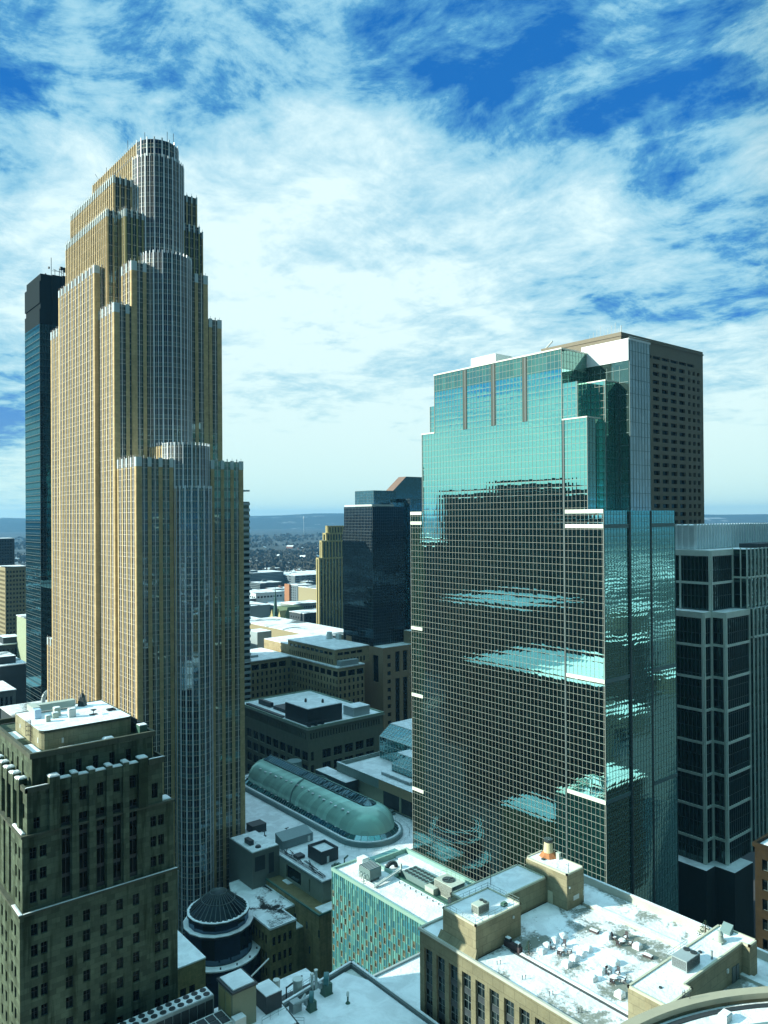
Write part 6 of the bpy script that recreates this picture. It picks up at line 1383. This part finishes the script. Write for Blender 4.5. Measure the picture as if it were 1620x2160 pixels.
# far woods, far snowy roofs inside the gaps between the towers
R = random.Random(3)
def in_gap(px): return px
gaps = ((-40, 60, .2), (505, 735, .55), (1470, 1650, .25))
def gap_point(dmin, dmax):
    u = R.random(); g = gaps[0] if u < .2 else gaps[1] if u < .75 else gaps[2]
    px = R.uniform(g[0], g[1]); inv = R.uniform(1/dmax, 1/dmin); d = 1/inv
    v = fw*1640+rt*(px-810); v.z = 0; v.normalize(); return v.x*d, v.y*d, d
wood = MB()
for i in range(8000):
    x, y, d = gap_point(1180, 6500); s = R.uniform(4.5, 10)*(1+d/6000)
    if sin(x*.004+1)*cos(y*.005)+.5*sin(x*.013)*sin(y*.011) < -.25: continue
    for k in range(7):
        a = R.uniform(0, 2*pi); q = s*R.uniform(.1, .55); c = (x+q*cos(a), y+q*sin(a), s*R.uniform(.25, 1.15)); w_ = s*R.uniform(.25, .5)
        b = R.uniform(0, pi); dx, dy = cos(b)*w_, sin(b)*w_
        wood.face([(c[0]-dx, c[1]-dy, c[2]-w_*R.uniform(.2, .7)), (c[0]+dx*.9, c[1]+dy*.9, c[2]-w_*.5), (c[0]+dx*.4, c[1]+dy*.4, c[2]+w_*.8), (c[0]-dx*.6, c[1]-dy*.6, c[2]+w_*.5)])
tag(wood.build('distant_woods', plain('bare_woods', (.055, .06, .052), .95, var=.5, scale=.01)), kind='stuff')
hm = []
for i in range(5):
    a, b, h = R.uniform(5, 9), R.uniform(8, 15), R.uniform(4, 7); m = MB()
    m.v += [(-a, -b, 0), (a, -b, 0), (a, b, 0), (-a, b, 0), (-a, -b, h), (a, -b, h), (a, b, h), (-a, b, h), (0, -b, h+a*.6), (0, b, h+a*.6)]; m.f += [(0, 1, 5, 8, 4), (2, 3, 7, 9, 6), (1, 2, 6, 5), (3, 0, 4, 7), (5, 6, 9, 8), (7, 4, 8, 9)]; m.m += [0, 0, 0, 0, 1, 1]
    hm.append(m)
me0 = [None]*5
for i in range(150):
    x, y, d = gap_point(1180, 4200); k = i % 5
    if me0[k] is None: o = hm[k].build('distant_house', [MIDG[3 if k % 2 else 2], SNOWC]); me0[k] = o.data
    else: o = bpy.data.objects.new('distant_house', me0[k]); COL.objects.link(o)
    s = R.uniform(.8, 1.9); o.location = (x, y, 0); o.rotation_euler.z = R.uniform(0, 3); o.scale = (s, s, s*.8); tag(o, 'small snow-roofed house among the bare trees of the far suburb', 'house', 'far suburban houses')
for i in range(46):
    x, y, d = gap_point(880, 2100); a, b, h = R.uniform(14, 40), R.uniform(14, 45), R.uniform(6, 14)
    if 390 < x < 1000 and 560 < y < 1510: continue
    m = MB(); m.box(-a, a, -b, b, 0, h); m.box(-a-.3, a+.3, -b-.3, b+.3, h, h+.6, 1); m.box(-a*.3, a*.2, -b*.3, b*.1, h+.6, h+3.6, 0, 1)
    o = m.build('distant_block', [MIDG[i % 6], SNOWC]); o.location = (x, y, 0); tag(o, 'low snow-roofed flat block in the far city beyond the towers', 'building', 'far flat roofed blocks')
wt = thing('water_tower', 'tiny white water tower on the wooded horizon', 'water tower', (4100, 6230, 0)); m = MB(); m.cone(4100, 6230, 0, 138, 1.6, 1.6, 8); m.build('stem', MIDG[5], wt); m = MB(); m.blob((4100, 6230, 146), (6, 6, 15), 1, n=12, rings=6); m.build('tank', MIDG[5], wt, 60)
wt = thing('water_tower', 'white water tower on the horizon right of the brown concrete tower', 'water tower', (2600, 1150, 0)); m = MB(); m.cone(2600, 1150, 0, 125, 4, 4, 8); m.build('stem', MIDG[5], wt); m = MB(); m.blob((2600, 1150, 136), (11, 11, 13), 2, n=12, rings=6); m.build('tank', MIDG[5], wt, 60)

# ---------------------------------------------------------------- city to the left of the view: seen only mirrored in the teal tower
def mirror_block(label, x0, x1, y0, y1, z1, mat, sn=SNOWC, roofbox=None):
    r = thing('city_block', label, 'building', ((x0+x1)/2, (y0+y1)/2, 0)); m = MB(); m.box(x0, x1, y0, y1, 0, z1); m.build('walls', mat, r)
    m = MB(); m.box(x0-.2, x1+.2, y0-.2, y1+.2, z1, z1+.5); m.build('roof_snow', sn, r)
    if roofbox: m = MB(); m.box(*roofbox, z1+.5, z1+6.5); m.build('penthouse', mat, r)
MDK = facade_mat('mirrored_dark', (.010, .014, .013), (.004, .006, .006)); MGR = facade_mat('mirrored_grey', (.05, .058, .05))
mirror_block('tall dark slab mirrored as the big dark shape in the teal tower', -150, -100, 352, 466, 168, MDK, roofbox=(-140, -100, 366, 408))
mirror_block('lower dark step beside the tall dark slab mirrored in the teal tower', -150, -102, 330, 352, 147, MDK)
mirror_block('lower snowy roofed block mirrored halfway up the teal tower', -20, 40, 215, 300, 72, MDK)
mirror_block('snowy roofed block mirrored low in the teal tower', -60, 0, 130, 200, 58, MGR)
mirror_block('dark block mirrored at the left of the teal tower', -80, -20, 310, 380, 95, MDK)
mirror_block('far dark block mirrored along the left edge of the teal tower', -215, -160, 530, 650, 126, MDK)
mirror_block('wide low snowy block mirrored low in the right side of the teal tower', 236, 282, 18, 58, 44, MDK, SNOW2)
R = random.Random(8)
for i in range(26):
    x, y = 318+74*(i % 6)+R.uniform(-15, 15), -50-72*(i//6)+R.uniform(-15, 15)-18*(i % 6); a, b = R.uniform(12, 27), R.uniform(10, 24)
    m = MB(); h = R.uniform(12, 58); m.box(x-a, x+a, y-b, y+b, 0, h); m.box(x-a-.3, x+a+.3, y-b-.3, y+b+.3, h, h+.6, 0, 1); m.box(x-a*.5, x+a*.3, y-b*.4, y+b*.4, h+.6, h+4)
    tag(m.build('city_block', [MGR if i % 3 else MDK, SNOW2 if i % 2 else SNOW]), 'small snow-roofed block mirrored in the right side of the teal tower', 'building', 'blocks mirrored in the right side of the teal tower')

# ---------------------------------------------------------------- winter haze
m = MB(); m.box(-15500, 15500, -15500, 15500, -2.0, 312)
hz = tag(m.build('haze', []), kind='stuff')
hm_, t = new_mat('haze_air'); v = node(t, 'ShaderNodeVolumePrincipled', {'Color': (.22, .60, 1.0, 1), 'Density': 5.5e-5, 'Anisotropy': .15})
t.links.new(v.outputs[0], node(t, 'ShaderNodeOutputMaterial').inputs['Volume']); hz.data.materials.append(hm_)
